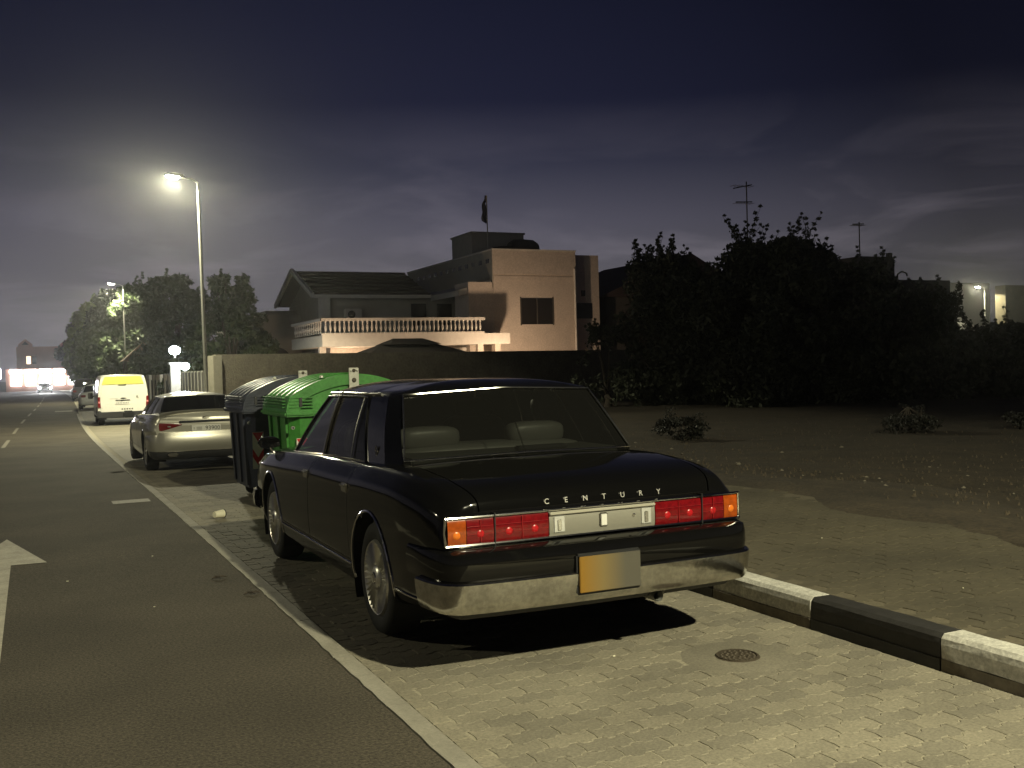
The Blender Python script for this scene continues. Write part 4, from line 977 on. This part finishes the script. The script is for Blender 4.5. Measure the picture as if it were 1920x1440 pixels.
    for k in range(3):
        zt = .855-k*.20
        P = [[(X0, zt), (XM, zt-.12), (X1, zt)], [(X0, zt), (X0, zt-.10), (XM, zt-.21), (X1, zt-.10), (X1, zt), (XM, zt-.11)], [(X1, zt+.03), (XM, zt-.05), (XM, .402), (X1, .402)]][k]
        mb = MB(); mb.v += [(x, ye(z, .0065), z) for x, z in P]; mb.f.append(tuple(range(len(P)))); mb.build('chevron', REDP, ch, recalc=False)
    for (x, y) in ((.28, .22), (.28, L-.22), (D-.28, .22), (D-.28, L-.22)):
        wl = MB().lathe([(0, -.03), (.07, -.03), (.085, -.02), (.085, .02), (.07, .03), (0, .03)], 20, 'y', (x, y, .085)).build('wheel', RUBBER, r, smooth=True)
        MB().box(x-.03, x+.03, y-.05, y+.05, .10, .17).build('caster_fork', STEEL, wl)
    MB().lathe([(.012, -.06), (.018, -.06), (.018, -.02), (0, -.02)], 10, 'y', (.06, .02, .98)).build('trunnion', STEEL, r)
    return r
make_bin('green_bin', 'green street waste container with ribbed domed lid behind the black saloon', (2.45, 10.98, gz(11.5)), GREENB)
make_bin('navy_bin', 'navy street waste container with domed lid between the green bin and silver saloon', (2.335, 12.83, gz(13.4)), NAVYB, math.radians(.6))

# ------------------------------------------------------------------ street lamps
LENS = lamp_emit('lamp_lens', (1, .97, .82), 160)
def street_lamp(x, y, hx, h, label, power, grp='street lamps along the footpath', rz=0, tilt=14, lens=True):
    r = thing('street_lamp', label, 'street lamp', (x, y, gz(y)), rz, grp)
    MB().tube([(0, 0, 0), (0, 0, 1.2), (0, 0, 1.21), (-.01, 0, h-.3), (-.015, 0, h)], [.085, .085, .068, .05, .045], 14).build('pole', STEEL, r, smooth=True)
    MB().box(-.17, .17, -.17, .17, 0, .02).build('base_plate', STEEL, r, bevel=.005)
    dx = hx-x
    MB().tube([(-.015, 0, h-.02), (dx*.25, 0, h+.10), (dx*.7, 0, h+.16)], [.03, .028, .026], 10).build('arm', STEEL, r, smooth=True)
    hd = MB().prism([(dx*.55, h+.13), (dx*1.25, h+.20), (dx*1.3, h+.25), (dx*.9, h+.28), (dx*.55, h+.22)], 'y', -.14, .14).build('lamp_head', STEEL, r, bevel=.015)
    if lens:
        a, b = dx*.72, dx*1.2; za, zb_ = h+.143, h+.190
        MB().grid([[(a+(b-a)*t, .13*math.cos(q), za+(zb_-za)*t-.09*math.sin(q)*math.sin(PI*min(1, max(0, t)))**.4) for t in [i/10 for i in range(11)]] for q in [PI*i/8 for i in range(9)]]).build('lens', LENS, hd, smooth='all')
    ld = bpy.data.lights.new('lamp_light', 'SPOT'); ld.spot_size = math.radians(168); ld.spot_blend = .10; ld.shadow_soft_size = .16; ld.energy = power; ld.color = LAMP_COL
    lo = bpy.data.objects.new('lamp_light', ld); COL.objects.link(lo); lo.parent = r; lo.location = (dx, 0, h+.015); lo.rotation_euler = (0, math.radians(tilt), 0)
    return r
L1 = street_lamp(5.44, 36.5, 4.58, 8.4, 'tall galvanised lamp standing at the end of the block wall', LAMP_W*.82); L1.rotation_euler = (0, math.radians(-.4), 0)
street_lamp(6.42, 82, 5.55, 8.6, 'lamp post rising behind the white van', LAMP_W*.72)
street_lamp(6.8, 122, 5.95, 8.6, 'lamp post half hidden by trees far along the street', LAMP_W*.72)
street_lamp(5.44, -5.0, 4.58, 8.4, 'street lamp standing behind the viewer on the same footpath', LAMP_W*1.18)
street_lamp(-14.4, 15.2, -13.5, 8.4, 'street lamp on the opposite side of the road left of the viewer', LAMP_W*.26, 'street lamps across the road', tilt=-14)
street_lamp(86, 73, 85.0, 8.2, 'distant street lamp beyond the dark wall across the sandy lot', LAMP_W*.45, 'lamps beyond the lot')

# ------------------------------------------------------------------ block wall, gate frontage
def wall_seg(name, label, A, B, z0, z1, th, m, cap=None, cat='wall'):
    a = Vector((A[0], A[1], 0)); b = Vector((B[0], B[1], 0)); d = (b-a); L = d.length; rz = math.atan2(d.y, d.x)
    r = thing(name, label, cat, (A[0], A[1], z0), rz)
    n = max(2, int(L/1.2)); mb = MB()
    mb.box(0, L, -th/2, th/2, 0, z1-z0); mb.build('wall_face', m, r)
    if cap: MB().box(-.03, L+.03, -th/2-.03, th/2+.03, z1-z0, z1-z0+.06).build('coping', cap, r)
    return r
bw = wall_seg('block_wall', 'long plain rendered block wall along the back of the sandy lot', (6.02, 38.4), (31, 49.0), -.34, 2.26, .22, WALLM)
MB().box(-.16, .20, -.19, .19, 0, 2.56).build('end_pier', mat('pale_pier', (.26, .245, .195), .9, noise=(3, .25)), bw, bevel=.01)
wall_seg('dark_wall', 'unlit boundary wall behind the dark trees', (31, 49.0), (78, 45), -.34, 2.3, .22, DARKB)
gate = thing('gate_frontage', 'grey sheet metal gate and white piers beside the lamp', 'gate', (6.25, 40.0, gz(40)))
for i in range(9): MB().box(-.02, .02, .15+i*.98, 1.09+i*.98, .1, 1.95).build('gate_panel', GATEM, gate, bevel=.01)
for i in range(10): MB().box(-.05, .05, .09+i*.98, .15+i*.98, 0, 2.0).build('gate_post', STEEL, gate)
for i in range(10):
    p_ = MB().box(-.12, .12, 11.6+i*1.8, 11.95+i*1.8, 0, 1.9).build('pier', TRIMW if i % 3 == 0 else WALLM, gate, bevel=.01)
MB().box(-.03, .03, 11.9, 28, .1, 1.6).build('fence_panel', DARKB, gate)
pier = thing('gate_pier', 'white gate pier carrying a glaring cool white lamp', 'pier', (6.12, 50.6, gz(50)))
MB().box(-.22, .22, -.22, .22, 0, 2.35).build('shaft', TRIMW, pier, bevel=.01); MB().box(-.28, .28, -.28, .28, 2.35, 2.45).build('cap', TRIMW, pier, bevel=.01)
COOL = lamp_emit('cool_white_lamp', (.80, .93, 1.0), 45)
def globe(name, label, x, y, z, rad, power):
    r = thing(name, label, 'lamp', (x, y, z)); MB().lathe([(rad*math.sin(PI*i/10), -rad*math.cos(PI*i/10)*.8) for i in range(11)], 16).build('globe', COOL, r, smooth='all')
    MB().lathe([(.05, -rad-.1), (.05, -rad*.7)], 10).build('stem', STEEL, r)
    ld = bpy.data.lights.new('globe_light', 'POINT'); ld.energy = power; ld.color = (.78, .9, 1); ld.shadow_soft_size = rad*1.2; lo = bpy.data.objects.new('globe_light', ld); COL.objects.link(lo); lo.parent = r; lo.location = (-.35, -.3, .1)
globe('pier_lamp', 'larger cool white globe lamp glaring on top of the gate pier', 6.14, 50.6, 2.72, .26, 55)
globe('wall_lamp', 'smaller cool white lamp fixed just right of the gate pier lamp', 6.45, 49.6, 1.95, .21, 40)

# ------------------------------------------------------------------ house with balcony
hs = thing('villa', 'two storey flat roofed villa with white balustraded balcony lit by warm light', 'house', (0, 0, -.3))
def hb(nm, m, x0, x1, y0, y1, z0, z1, par=hs, bevel=0): return MB().box(x0, x1, y0, y1, z0+.3, z1+.3).build(nm, m, par, bevel=bevel)
HX0, HX1, HY = 23.25, 28.35, 52.0
b1 = hb('front_block', HOUSEW, HX0, HX1, HY, 66, 0, 7.95)
hb('parapet_band', HOUSEW, HX0-.05, HX1+.05, HY-.05, HY+.3, 6.62, 7.97)
hb('parapet_cap', TRIMW, HX0-.08, HX1+.08, HY-.08, 66.1, 7.97, 8.05)
for i in range(12):      # pierced parapet on the left flank
    y = HY+.35+i*1.02; hb('parapet_opening', WINDK, HX0-.06, HX0-.004, y, y+.5, 7.28, 7.52)
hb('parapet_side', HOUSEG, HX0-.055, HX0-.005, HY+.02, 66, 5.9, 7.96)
wn_ = hb('window', WINDK, HX0+1.66, HX0+3.62, HY-.02, HY+.1, 3.85, 5.32)
for (a, b, c, d) in ((HX0+1.60, HX0+1.66, 3.80, 5.38), (HX0+3.62, HX0+3.68, 3.80, 5.38), (HX0+2.61, HX0+2.67, 3.85, 5.32)): hb('window_frame', DARKB, a, b, HY-.05, HY, c, d, wn_)
hb('lintel_band', HOUSEW, HX0, HX1, HY-.03, HY, 6.30, 6.55)
MB().tube([(HX1-.05, HY-.1, .3), (HX1-.05, HY-.1, 7.3)], .06, 8).build('drain_pipe', TRIMW, hs)
b2 = hb('right_block', HOUSEW, HX1, HX1+2.1, HY+.9, 64, 0, 7.9)
hb('small_window', WINDK, HX1+.9, HX1+1.15, HY+.87, HY+1, 5.5, 5.85); hb('window', WINDK, HX1+.55, HX1+1.6, HY+.87, HY+1, 4.2, 5.1)
hb('stair_tower', HOUSEG, 24.15, 27.6, 57, 60.2, 7.9, 9.55)
hb('tower_cap', HOUSEG, 24.08, 27.67, 56.93, 60.27, 9.55, 9.66)
# canopy over the balcony along the left flank
mb = MB(); mb.prism([(HX0, 5.95+.3), (HX0-.05, 6.35+.3), (HX0-2.0, 5.75+.3), (HX0-2.0, 5.45+.3)], 'y', HY+.2, 65); mb.build('canopy', TRIMW, hs)
# left wing
hb('left_wing', HOUSEG, 14.9, 22.9, 56.5, 65, 0, 5.85)
hb('wing_end_pier', TRIMW, 14.7, 15.2, 56.3, 57.0, 3, 5.7)
for x in (20.0, 21.6):
    hb('door', WINDK, x, x+.9, 56.42, 56.6, 3.2, 5.3)
    hb('air_conditioner', TRIMW, x+.15, x+.95, 55.7, 56.2, 3.3, 4.0, bevel=.03)
ac = hb('air_conditioner', TRIMW, 16.0, 16.95, 56.1, 56.5, 4.35, 5.0, bevel=.03)
MB().lathe([(0, 0), (.22, 0)], 18, 'y', (16.35, 56.085, 4.675+.3)).build('fan_grille', BLACKP, ac)
# pitched tiled roof
rx0, rx1 = 14.1, 20.9
rf = MB().prism([(55.6, 6.05), (60.2, 7.75), (64.8, 6.05), (64.8, 5.92), (60.2, 7.60), (55.6, 5.92)], 'x', rx0, rx1).build('roof', ROOFT, hs)
for i in range(7):
    t = i/6.5; y = 55.55+4.6*t; z = 6.03+1.70*t; MB().tube([(rx0+.05, y, z+.06), (rx1-.05, y, z+.06)], .06, 6).build('tile_course', ROOFT, rf)
MB().prism([(55.45, 5.86), (60.2, 7.62), (64.9, 5.86), (64.9, 6.12), (60.2, 7.90), (55.45, 6.12)], 'x', rx0-.18, rx0).build('barge_board', TRIMW, rf)
MB().prism([(56.5, 5.9), (60.2, 7.5), (64.5, 5.9)], 'x', rx0+.75, rx0+.85).build('gable_wall', HOUSEG, hs)
MB().box(rx0, rx1, 55.5, 55.62, 5.86, 6.04).build('fascia', TRIMW, rf)
# balcony
BX0, BX1, BY = 13.05, 21.75, 50.0
hb('balcony_slab', TRIMW, BX0, BX1+1.5, BY, 56.6, 2.75, 3.32)
hb('balcony_rail', TRIMW, BX0-.04, BX1+.05, BY-.04, BY+.18, 4.02, 4.16); hb('balcony_rail', TRIMW, BX0-.04, BX0+.18, BY, 56.5, 4.02, 4.16); hb('balcony_plinth', TRIMW, BX0-.02, BX1, BY-.02, BY+.16, 3.32, 3.42)
bal = MB().lathe([(.05, 0), (.05, .05), (.03, .08), (.062, .20), (.066, .27), (.035, .42), (.028, .47), (.05, .53), (.05, .60)], 10)
b0 = bal.build('baluster', TRIMW, hs, smooth=True); b0.location = (BX0+.2, BY+.07, 3.42+.3); 
nb = 36
for i in range(1, nb):
    o = b0.copy(); COL.objects.link(o); o.location.x = BX0+.2+i*(BX1-BX0-.4)/(nb-1)
for i in range(1, 14):
    o = b0.copy(); COL.objects.link(o); o.location = (BX0+.07, BY+.07+i*.45, 3.42+.3)
for x in (BX0+.09, BX1-.1, BX1+.9): hb('balcony_post', HOUSEW, x-.16, x+.16, BY+.3, BY+.6, 0, 2.75)
hb('ground_floor_wall', HOUSEW, 14.3, 23.4, 53.2, 56.5, 0, 2.75)
hb('corner_column', HOUSEW, BX1+.0, BX1+1.5, 52.02, 54, 0, 6.2)
for x in (19.2, 21.3): hb('air_conditioner', TRIMW, x, x+.9, 52.4, 53.1, 1.9, 2.65, bevel=.03)
for i in range(5):
    t = i
# rooftop: flag, tanks
fl = thing('flag', 'dark limp flag on a pole above the villa roof', 'flag', (HX0+.35, 53.4, 7.9))
MB().tube([(0, 0, 0), (0, 0, 3.3)], .035, 8).build('pole', STEEL, fl, smooth=True)
G = []
for i in range(14):
    t = i/13; wdt = .10+.30*math.sin(PI*t)**.8 if t < .9 else .05
    G.append([(-.02-wdt*u*(.6+.4*t)+.05*math.sin(u*7+i)+.0, .06*math.sin(u*9+t*5), 3.3-1.45*t-.25*u*t) for u in [j/6 for j in range(7)]])
MB().grid(G).build('cloth', mat('flag_cloth', (.02, .02, .035), .9), fl, smooth=True)
wt = thing('roof_water_tank', 'dark rounded water tank lying on the villa roof', 'water tank', (HX0+3.2, 56, 7.95))
MB().lathe([(0, -.95), (.45, -.9), (.62, -.6), (.65, 0), (.62, .6), (.45, .9), (0, .95)], 20, 'x', (.6, 0, .55)).build('tank', DARKB, wt, smooth=True); MB().box(-.3, 1.5, -.4, .4, 0, .15).build('cradle', DARKB, wt)
MB().lathe([(0, .0), (.5, .12), (.85, .38)], 18, 'z', (-.5, 0, .3)).build('dish', DARKB, wt, smooth=True)
# warm courtyard lamps behind the wall
WARM = lamp_emit('warm_lamp', (1, .66, .30), 30)
for (x, y, z, pw, lb) in ((14.9, 52.2, 1.9, 120, 'warm lamp under the balcony behind the block wall'), (22.4, 48.1, .9, 1100, 'warm courtyard lamp in front of the villa corner behind the wall'), (12.4, 47.2, 1.2, 700, 'warm garden lamp by the balcony end behind the wall')):
    r = thing('courtyard_lamp', lb, 'lamp', (x, y, z)); MB().lathe([(.08*math.sin(PI*i/8), -.08*math.cos(PI*i/8)) for i in range(9)], 12).build('bulb', WARM, r, smooth='all'); MB().lathe([(.03, -.3), (.03, -.07)], 8).build('stem', STEEL, r)
    ld = bpy.data.lights.new('courtyard_light', 'POINT'); ld.energy = pw; ld.color = (1, .70, .44); ld.shadow_soft_size = .15; lo = bpy.data.objects.new('courtyard_light', ld); COL.objects.link(lo); lo.parent = r; lo.location = (0, -.15, 0)
gz_ = thing('garden_pavilion', 'low dark two tier pavilion roof in front of the villa', 'pavilion', (16.3, 46.6, -.3))
for (a, z0, z1) in ((2.45, 2.55, 3.05), (1.35, 3.0, 3.3)):
    mb = MB(); mb.v += [(-a, -a*.7, z0), (a, -a*.7, z0), (a, a*.7, z0), (-a, a*.7, z0), (-a*.55, 0, z1), (a*.55, 0, z1)]; mb.f += [(0, 1, 5, 4), (2, 3, 4, 5), (1, 2, 5), (3, 0, 4), (3, 2, 1, 0)]; mb.build('roof_tier', WOODB, gz_)
for (x, y) in ((-2, -1.3), (2, -1.3), (-2, 1.3), (2, 1.3)): MB().box(x-.08, x+.08, y-.08, y+.08, 0, 2.6).build('post', WOODB, gz_)

# neighbouring buildings
def block(name, label, m, boxes, cat='house'):
    r = thing(name, label, cat, (boxes[0][0], boxes[0][2], -.35))
    for i, (x0, x1, y0, y1, z0, z1) in enumerate(boxes):
        MB().box(x0-boxes[0][0], x1-boxes[0][0], y0-boxes[0][2], y1-boxes[0][2], z0, z1+.35).build('wall' if i == 0 else 'upper_volume', m, r)
    return r
nb_ = block('grey_house', 'plain grey house with arched opening left of the villa', HOUSEG, [(11.5, 15.0, 62, 72, 0, 5.0), (13.0, 15.5, 63, 70, 5.0, 5.3)])
pts = [(1.1, 0)]+[(1.9+.8*math.cos(PI-PI*i/12), 2.6+.8*math.sin(PI*i/12)) for i in range(13)]+[(2.7, 0)]
MB().prism(pts, 'y', -.05, .05).build('arched_opening', WINDK, nb_)
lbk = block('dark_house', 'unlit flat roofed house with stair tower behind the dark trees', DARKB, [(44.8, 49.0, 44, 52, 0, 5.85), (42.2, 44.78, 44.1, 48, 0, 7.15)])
MB().box(-.30, -.06, .2, .45, 7.5, 7.75).build('chimney', DARKB, lbk)
for s_ in (0,): MB().tube([(.5, .4, 6.2), (.5, .4, 6.55), (.85, .4, 6.72), (1.2, .4, 6.62), (1.25, .4, 6.45)], .05, 6).build('roof_pipe', DARKB, lbk)
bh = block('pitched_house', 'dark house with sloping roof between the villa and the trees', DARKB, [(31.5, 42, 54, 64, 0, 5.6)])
MB().prism([(-.6, 5.9), (6, 8.6), (11.2, 5.9)], 'y', -.5, 10.4).build('roof', ROOFT, bh)
lw = block('pale_far_building', 'pale building wall lit by the distant street lamp', mat('pale_wall', (.42, .42, .40), .9), [(84.5, 95, 80, 90, 0, 9.1)])
block('hedge_wall', 'brownish dark wall at the far edge of the lot', mat('brown_wall', (.09, .075, .045), .95, noise=(1, .4)), [(86.5, 120, 71, 72.2, 0, 8.1)], 'wall')
def antenna(name, label, x, y, z0, h, lattice):
    r = thing(name, label, 'antenna', (x, y, z0))
    MB().tube([(0, 0, 0), (0, 0, h)], .035, 6).build('mast', DARKB, r)
    for (zz, l) in ((h-.15, .85), (h-1.05, .7)) if lattice else ((h-.1, .5),):
        MB().tube([(-l, 0, zz-.25 if zz > h-.5 and lattice else zz-.05), (.35, 0, zz)], .03, 5).build('boom', DARKB, r)
        for k in range(6): x_ = -l+(l+.3)*k/5; MB().tube([(x_, -.25, zz-.1), (x_, .25, zz-.1)], .012, 4).build('element', DARKB, r)
    if lattice:
        mb = MB()
        for k in range(6):
            za, zb = k*.5, (k+1)*.5; wa, wb = .35-.045*k, .35-.045*(k+1)
            for a in range(3):
                a0, a1 = 2*PI*a/3, 2*PI*(a+1)/3
                mb.tube([(wa*math.cos(a0), wa*math.sin(a0), za), (wb*math.cos(a0), wb*math.sin(a0), zb)], .03, 4); mb.tube([(wa*math.cos(a0), wa*math.sin(a0), za), (wb*math.cos(a1), wb*math.sin(a1), zb)], .02, 4)
        mb.build('lattice', DARKB, r)
antenna('antenna_mast', 'tall television antenna mast rising behind the biggest dark tree', 34.4, 44.0, 4.5, 6.4, True)
antenna('roof_antenna', 'thin antenna pole on the dark house stair tower', 43.55, 45.5, 7.1, 2.2, False)

# ------------------------------------------------------------------ trees and shrubs
def leaf_cloud(rng, clumps, n_per, leaf, flat=.75):
    V = []; F = []
    for (cx, cy, cz, r) in clumps:
        n = int(n_per*max(.3, (r/.8)**2)); 
        d = rng.normal(size=(n, 3)); d /= np.linalg.norm(d, axis=1)[:, None]
        rad = r*(rng.random(n)**.42)[:, None]
        P = np.array([cx, cy, cz])+d*rad*np.array([1, 1, flat])
        a = rng.normal(size=(n, 3)); a /= np.linalg.norm(a, axis=1)[:, None]; b = np.cross(a, rng.normal(size=(n, 3))); b /= np.linalg.norm(b, axis=1)[:, None]
        s = leaf*(.6+.8*rng.random(n))[:, None]
        q = np.stack([P-a*s, P+b*s*.45, P+a*s, P-b*s*.45], 1).reshape(-1, 3)
        V.append(q)
    V = np.concatenate(V); n = len(V)//4
    return V, n
def leaf_obj(name, V, n, m, parent):
    me = bpy.data.meshes.new(name); me.vertices.add(4*n); me.vertices.foreach_set('co', V.astype(np.float32).ravel()); me.loops.add(4*n); me.loops.foreach_set('vertex_index', np.arange(4*n, dtype=np.int32))
    me.polygons.add(n); me.polygons.foreach_set('loop_start', np.arange(0, 4*n, 4, dtype=np.int32)); me.update(); me.validate(); me.materials.append(m)
    o = bpy.data.objects.new(name, me); COL.objects.link(o); o.parent = parent; return o
def tree(name, label, x, y, h, rx, zlow, seed, m, n_clump=40, n_per=170, leaf=.11, spiky=0, grp=None, cat='tree', z0=None, trunk_r=.16):
    rng = np.random.default_rng(seed); r = thing(name, label, cat, (x, y, gz(min(y, 42)) if z0 is None else z0), 0, grp)
    fork = max(.5, zlow*.8); mb = MB(); tips = []
    mb.tube([(0, 0, -.1), (.05, .03, fork*.5), (0, .05, fork)], [trunk_r*1.2, trunk_r, trunk_r*.85], 10)
    clumps = []; spikes = []
    for i in range(n_clump):
        a = rng.random()*2*PI; zz = zlow+(h-zlow)*rng.random()**.85; t = (zz-zlow)/(h-zlow); rr = rx*(1-.75*abs(t-.38)**1.5*1.6)*rng.random()**.45*.88
        rr = max(.1, rr); cr_ = rx*(.20+.17*rng.random())*(1.05-.40*t); clumps.append((rr*math.cos(a), rr*math.sin(a), min(zz, h-cr_*.7), cr_))
    for i, c_ in enumerate(clumps):
        if i % 3 == 0: mb.tube([(0, .05, fork), (c_[0]*.45+rng.normal()*.1, c_[1]*.45, fork+(c_[2]-fork)*.55), (c_[0], c_[1], c_[2])], [trunk_r*.5, trunk_r*.28, .015], 6)
    if spiky:
        for i in range(spiky):
            a = rng.random()*2*PI; base = clumps[int(rng.integers(len(clumps)))]
            if base[2] < h*.5: continue
            d = Vector((math.cos(a)*.45+rng.normal()*.15, math.sin(a)*.45, .75+rng.random()*.5)).normalized(); L = rx*(.22+.25*rng.random())
            p0 = Vector((base[0], base[1], base[2]+base[3]*.3)); mb.tube([tuple(p0), tuple(p0+d*L*.5), tuple(p0+d*L+Vector((math.cos(a)*.12, 0, -.04)))], [.02, .014, .006], 5)
            for k in range(6): q = p0+d*L*(.25+.75*k/5); spikes.append((q.x+rng.normal()*.06, q.y+rng.normal()*.06, q.z, (.17-.022*k)*(.6+.7*rng.random())))
    mb.build('trunk', TRUNK, r, smooth=True)
    V, n = leaf_cloud(rng, clumps, n_per, leaf)
    if spikes: V2, n2 = leaf_cloud(rng, spikes, 95, leaf*.5); V = np.concatenate([V, V2]); n += n2
    leaf_obj('crown', V, n, m, r)
    return r
g1 = 'street trees beyond the gate'
tree('leafy_tree', 'dark broad tree right of the lamp pole above the wall end', 9.9, 57, 7.2, 2.4, 1.8, 21, LEAF1, 60, 300, .15, 8, g1)
tree('leafy_tree', 'tallest dark tree between the two nearer lamp posts', 8.4, 68, 8.1, 3.0, 1.2, 22, LEAF1, 74, 280, .18, 10, g1)
tree('leafy_tree', 'dark tree directly behind the second lamp post', 8.0, 84, 8.8, 3.4, 1.0, 23, LEAF1, 76, 280, .20, 10, g1)
tree('leafy_tree', 'dark tree merging behind the lamp posts with a round crown', 7.6, 100, 9.7, 4.0, 1.0, 24, LEAF1, 80, 270, .24, 10, g1)
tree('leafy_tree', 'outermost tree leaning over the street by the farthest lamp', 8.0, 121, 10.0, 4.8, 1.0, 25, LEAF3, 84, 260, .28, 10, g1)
tree('leafy_tree', 'dark tree at the far end of the row beside the pinkish building', 7.6, 142, 10.2, 4.6, 1.0, 26, LEAF1, 76, 240, .32, 10, g1)
tree('garden_shrub', 'bushy shrub growing behind the gate below the trees', 7.9, 56, 3.6, 1.9, .3, 27, LEAF1, 40, 260, .13, 0, 'shrubs behind the gate', 'shrub')
tree('garden_shrub', 'low hedge like shrub along the frontage beyond the gate pier', 7.4, 64, 3.6, 2.1, .3, 28, LEAF1, 40, 260, .14, 0, 'shrubs behind the gate', 'shrub')
tree('garden_shrub', 'round shrub behind the wall in front of the grey house', 11.0, 56, 3.3, 1.3, .3, 29, LEAF1, 30, 240, .12, 0, 'shrubs behind the gate', 'shrub')
g2 = 'dark trees behind the sandy lot'
tree('thorn_tree', 'biggest dark spiky tree at the back of the lot', 27.4, 33.2, 6.5, 3.9, .1, 31, LEAF2, 130, 380, .12, 90, g2)
tree('thorn_tree', 'dark spiky tree just right of the villa', 24.3, 36.6, 6.3, 2.7, .1, 32, LEAF2, 90, 360, .12, 70, g2)
tree('thorn_tree', 'lower dark spiky tree between the two tall ones', 26.0, 35.8, 5.7, 3.0, .1, 33, LEAF2, 90, 340, .12, 40, g2)
tree('thorn_tree', 'dark spreading tree to the right of the biggest one', 30.3, 32.0, 5.5, 3.1, .1, 34, LEAF2, 100, 340, .12, 40, g2)
tree('thorn_tree', 'dark low tree in front of the unlit house', 33.2, 31.0, 4.3, 2.5, .1, 35, LEAF2, 90, 320, .12, 24, g2)
tree('thorn_tree', 'dark low tree at the right end of the trees', 37.4, 30.6, 3.0, 3.2, .1, 36, LEAF2, 90, 320, .12, 20, g2)
tree('thorn_tree', 'sparse twiggy bush reaching across the villa corner', 22.4, 38.4, 3.6, 1.6, .2, 37, LEAF2, 16, 90, .10, 50, g2)
tree('desert_shrub', 'small dark shrub on the sand just beyond the black saloon', 12.6, 18.6, .46, .62, .02, 41, LEAF4, 40, 200, .04, 6, 'shrubs on the sand', 'shrub', z0=gz(18)-.02, trunk_r=.03)
tree('desert_shrub', 'small dark shrub standing alone further right on the sand', 17.2, 16.6, .36, .7, .02, 42, LEAF4, 40, 180, .04, 5, 'shrubs on the sand', 'shrub', z0=gz(16)-.02, trunk_r=.03)
tree('desert_shrub', 'low dark shrub at the edge of the sand near the footpath end', 20.0, 15.4, .32, .9, .02, 43, LEAF4, 40, 180, .04, 5, 'shrubs on the sand', 'shrub', z0=gz(15)-.02, trunk_r=.03)

# ------------------------------------------------------------------ far end of the street
far_b = thing('pink_apartment_block', 'pinkish flat roofed apartment block at the end of the street', 'building', (-2.0, 178, -.3))
MB().box(0, 11, 0, 12, 0, 6.9).build('wall', PINKB, far_b)
for (x0, x1) in ((.3, 2.3), (6.3, 8.6), (9.2, 10.8)):
    MB().box(x0, x1, -.25, 6, 0, 7.3).build('bay', PINKB, far_b); MB().prism([(x0, 7.3), (x1, 7.3), ((x0+x1)/2, 8.1)], 'y', -.25, 6).build('gable', PINKB, far_b)
    MB().prism([((x0+x1)/2-.5, 7.2), ((x0+x1)/2+.5, 7.2), ((x0+x1)/2, 7.75)], 'y', -.32, -.2).build('vent', WINDK, far_b)
LITW = lamp_emit('lit_window', (1, .8, .55), 2.2)
for (x, m_) in ((1.4, LITW), (2.2, WINDK), (6.6, WINDK), (8.0, LITW)): MB().box(x, x+.6, -.33, -.2, 4.2, 5.4).build('window', m_, far_b)
shop = thing('lit_shop_row', 'row of brightly lit shop fronts below the pinkish block', 'shop', (-3.0, 172, -.3))
MB().box(-.5, 12, .5, 3, 0, 3.4).build('wall', PINKB, shop)
SHOP1 = lamp_emit('shop_light', (.98, .97, 1.0), 22); SHOP2 = lamp_emit('shop_sign_pink', (1, .35, .5), 3)
for i in range(6): MB().box(i*2.0+.2, 1.6+i*2.0, .3, .45, .9, 2.4).build('shop_window', SHOP1, shop)
for i in range(6): MB().box(i*2.0+.1, 1.7+i*2.0, .2, .45, 2.7, 3.3).build('shop_sign', SHOP1 if i != 5 else SHOP2, shop)
trk = thing('dark_truck', 'dark box truck with a red tail light far along the left of the road', 'truck', (-4.3, 120, gz(120)))
MB().box(-1.1, 1.1, 0, 5.5, .75, 2.75).build('cargo_box', DARKB, trk, bevel=.04); MB().box(-1.0, 1.0, 5.5, 7.0, .6, 2.3).build('cab', DARKB, trk, bevel=.1)
REDG = lamp_emit('tail_light_glow', (1, .03, .06), 4)
for s in (-1, 1):
    MB().box(s*.85-.12, s*.85+.12, -.05, 0, .85, 1.0).build('tail_light', REDG, trk)
    for yc in (1.0, 5.9): MB().lathe([(0, s*.9), (.36, s*.95), (.45, s*.9), (.45, s*.65), (0, s*.65)], 20, 'x', (0, yc, .45)).build('wheel', RUBBER, trk)
st = thing('far_sign', 'pair of glaring white lit panels on posts at the far left', 'sign', (-6.2, 150, -.3))
for dx in (0, 1.9):
    MB().box(dx-.7, dx+.7, 0, .2, 2.0, 3.3).build('lit_panel', SHOP1, st); MB().box(dx-.06, dx+.06, .05, .15, 0, 2.0).build('post', STEEL, st)
pt = thing('thatched_hut', 'small thatched hut roof lit warm behind the frontage shrubs', 'hut', (6.9, 76, -.3))
mb = MB(); a = 1.25; mb.v += [(-a, -a, 2.9), (a, -a, 2.9), (a, a, 2.9), (-a, a, 2.9), (.25, 0, 4.25)]; mb.f += [(0, 1, 4), (1, 2, 4), (2, 3, 4), (3, 0, 4), (3, 2, 1, 0)]; mb.build('roof', THATCH, pt)
for (x, y) in ((-1, -1), (1, -1), (-1, 1), (1, 1)): MB().tube([(x, y, 0), (x, y, 2.9)], .06, 6).build('post', WOODB, pt)

# ------------------------------------------------------------------ thin haze volume added to give the lamps a bloom-like glow
HAZE = .00066
if HAZE:
    hm = bpy.data.materials.new('glow_haze'); hm.use_nodes = True; t_ = hm.node_tree; t_.nodes.clear()
    pvn = t_.nodes.new('ShaderNodeVolumePrincipled'); pvn.inputs['Color'].default_value = (.92, .93, .95, 1); pvn.inputs['Density'].default_value = HAZE; pvn.inputs['Anisotropy'].default_value = .86
    ho = t_.nodes.new('ShaderNodeOutputMaterial'); t_.links.new(pvn.outputs[0], ho.inputs['Volume'])
    hz = MB().box(-120, 135, -60, 215, -1.6, 16).build('haze', hm); tag(hz, 'thin added haze volume that makes the street lamps glow', 'haze', kind='stuff')
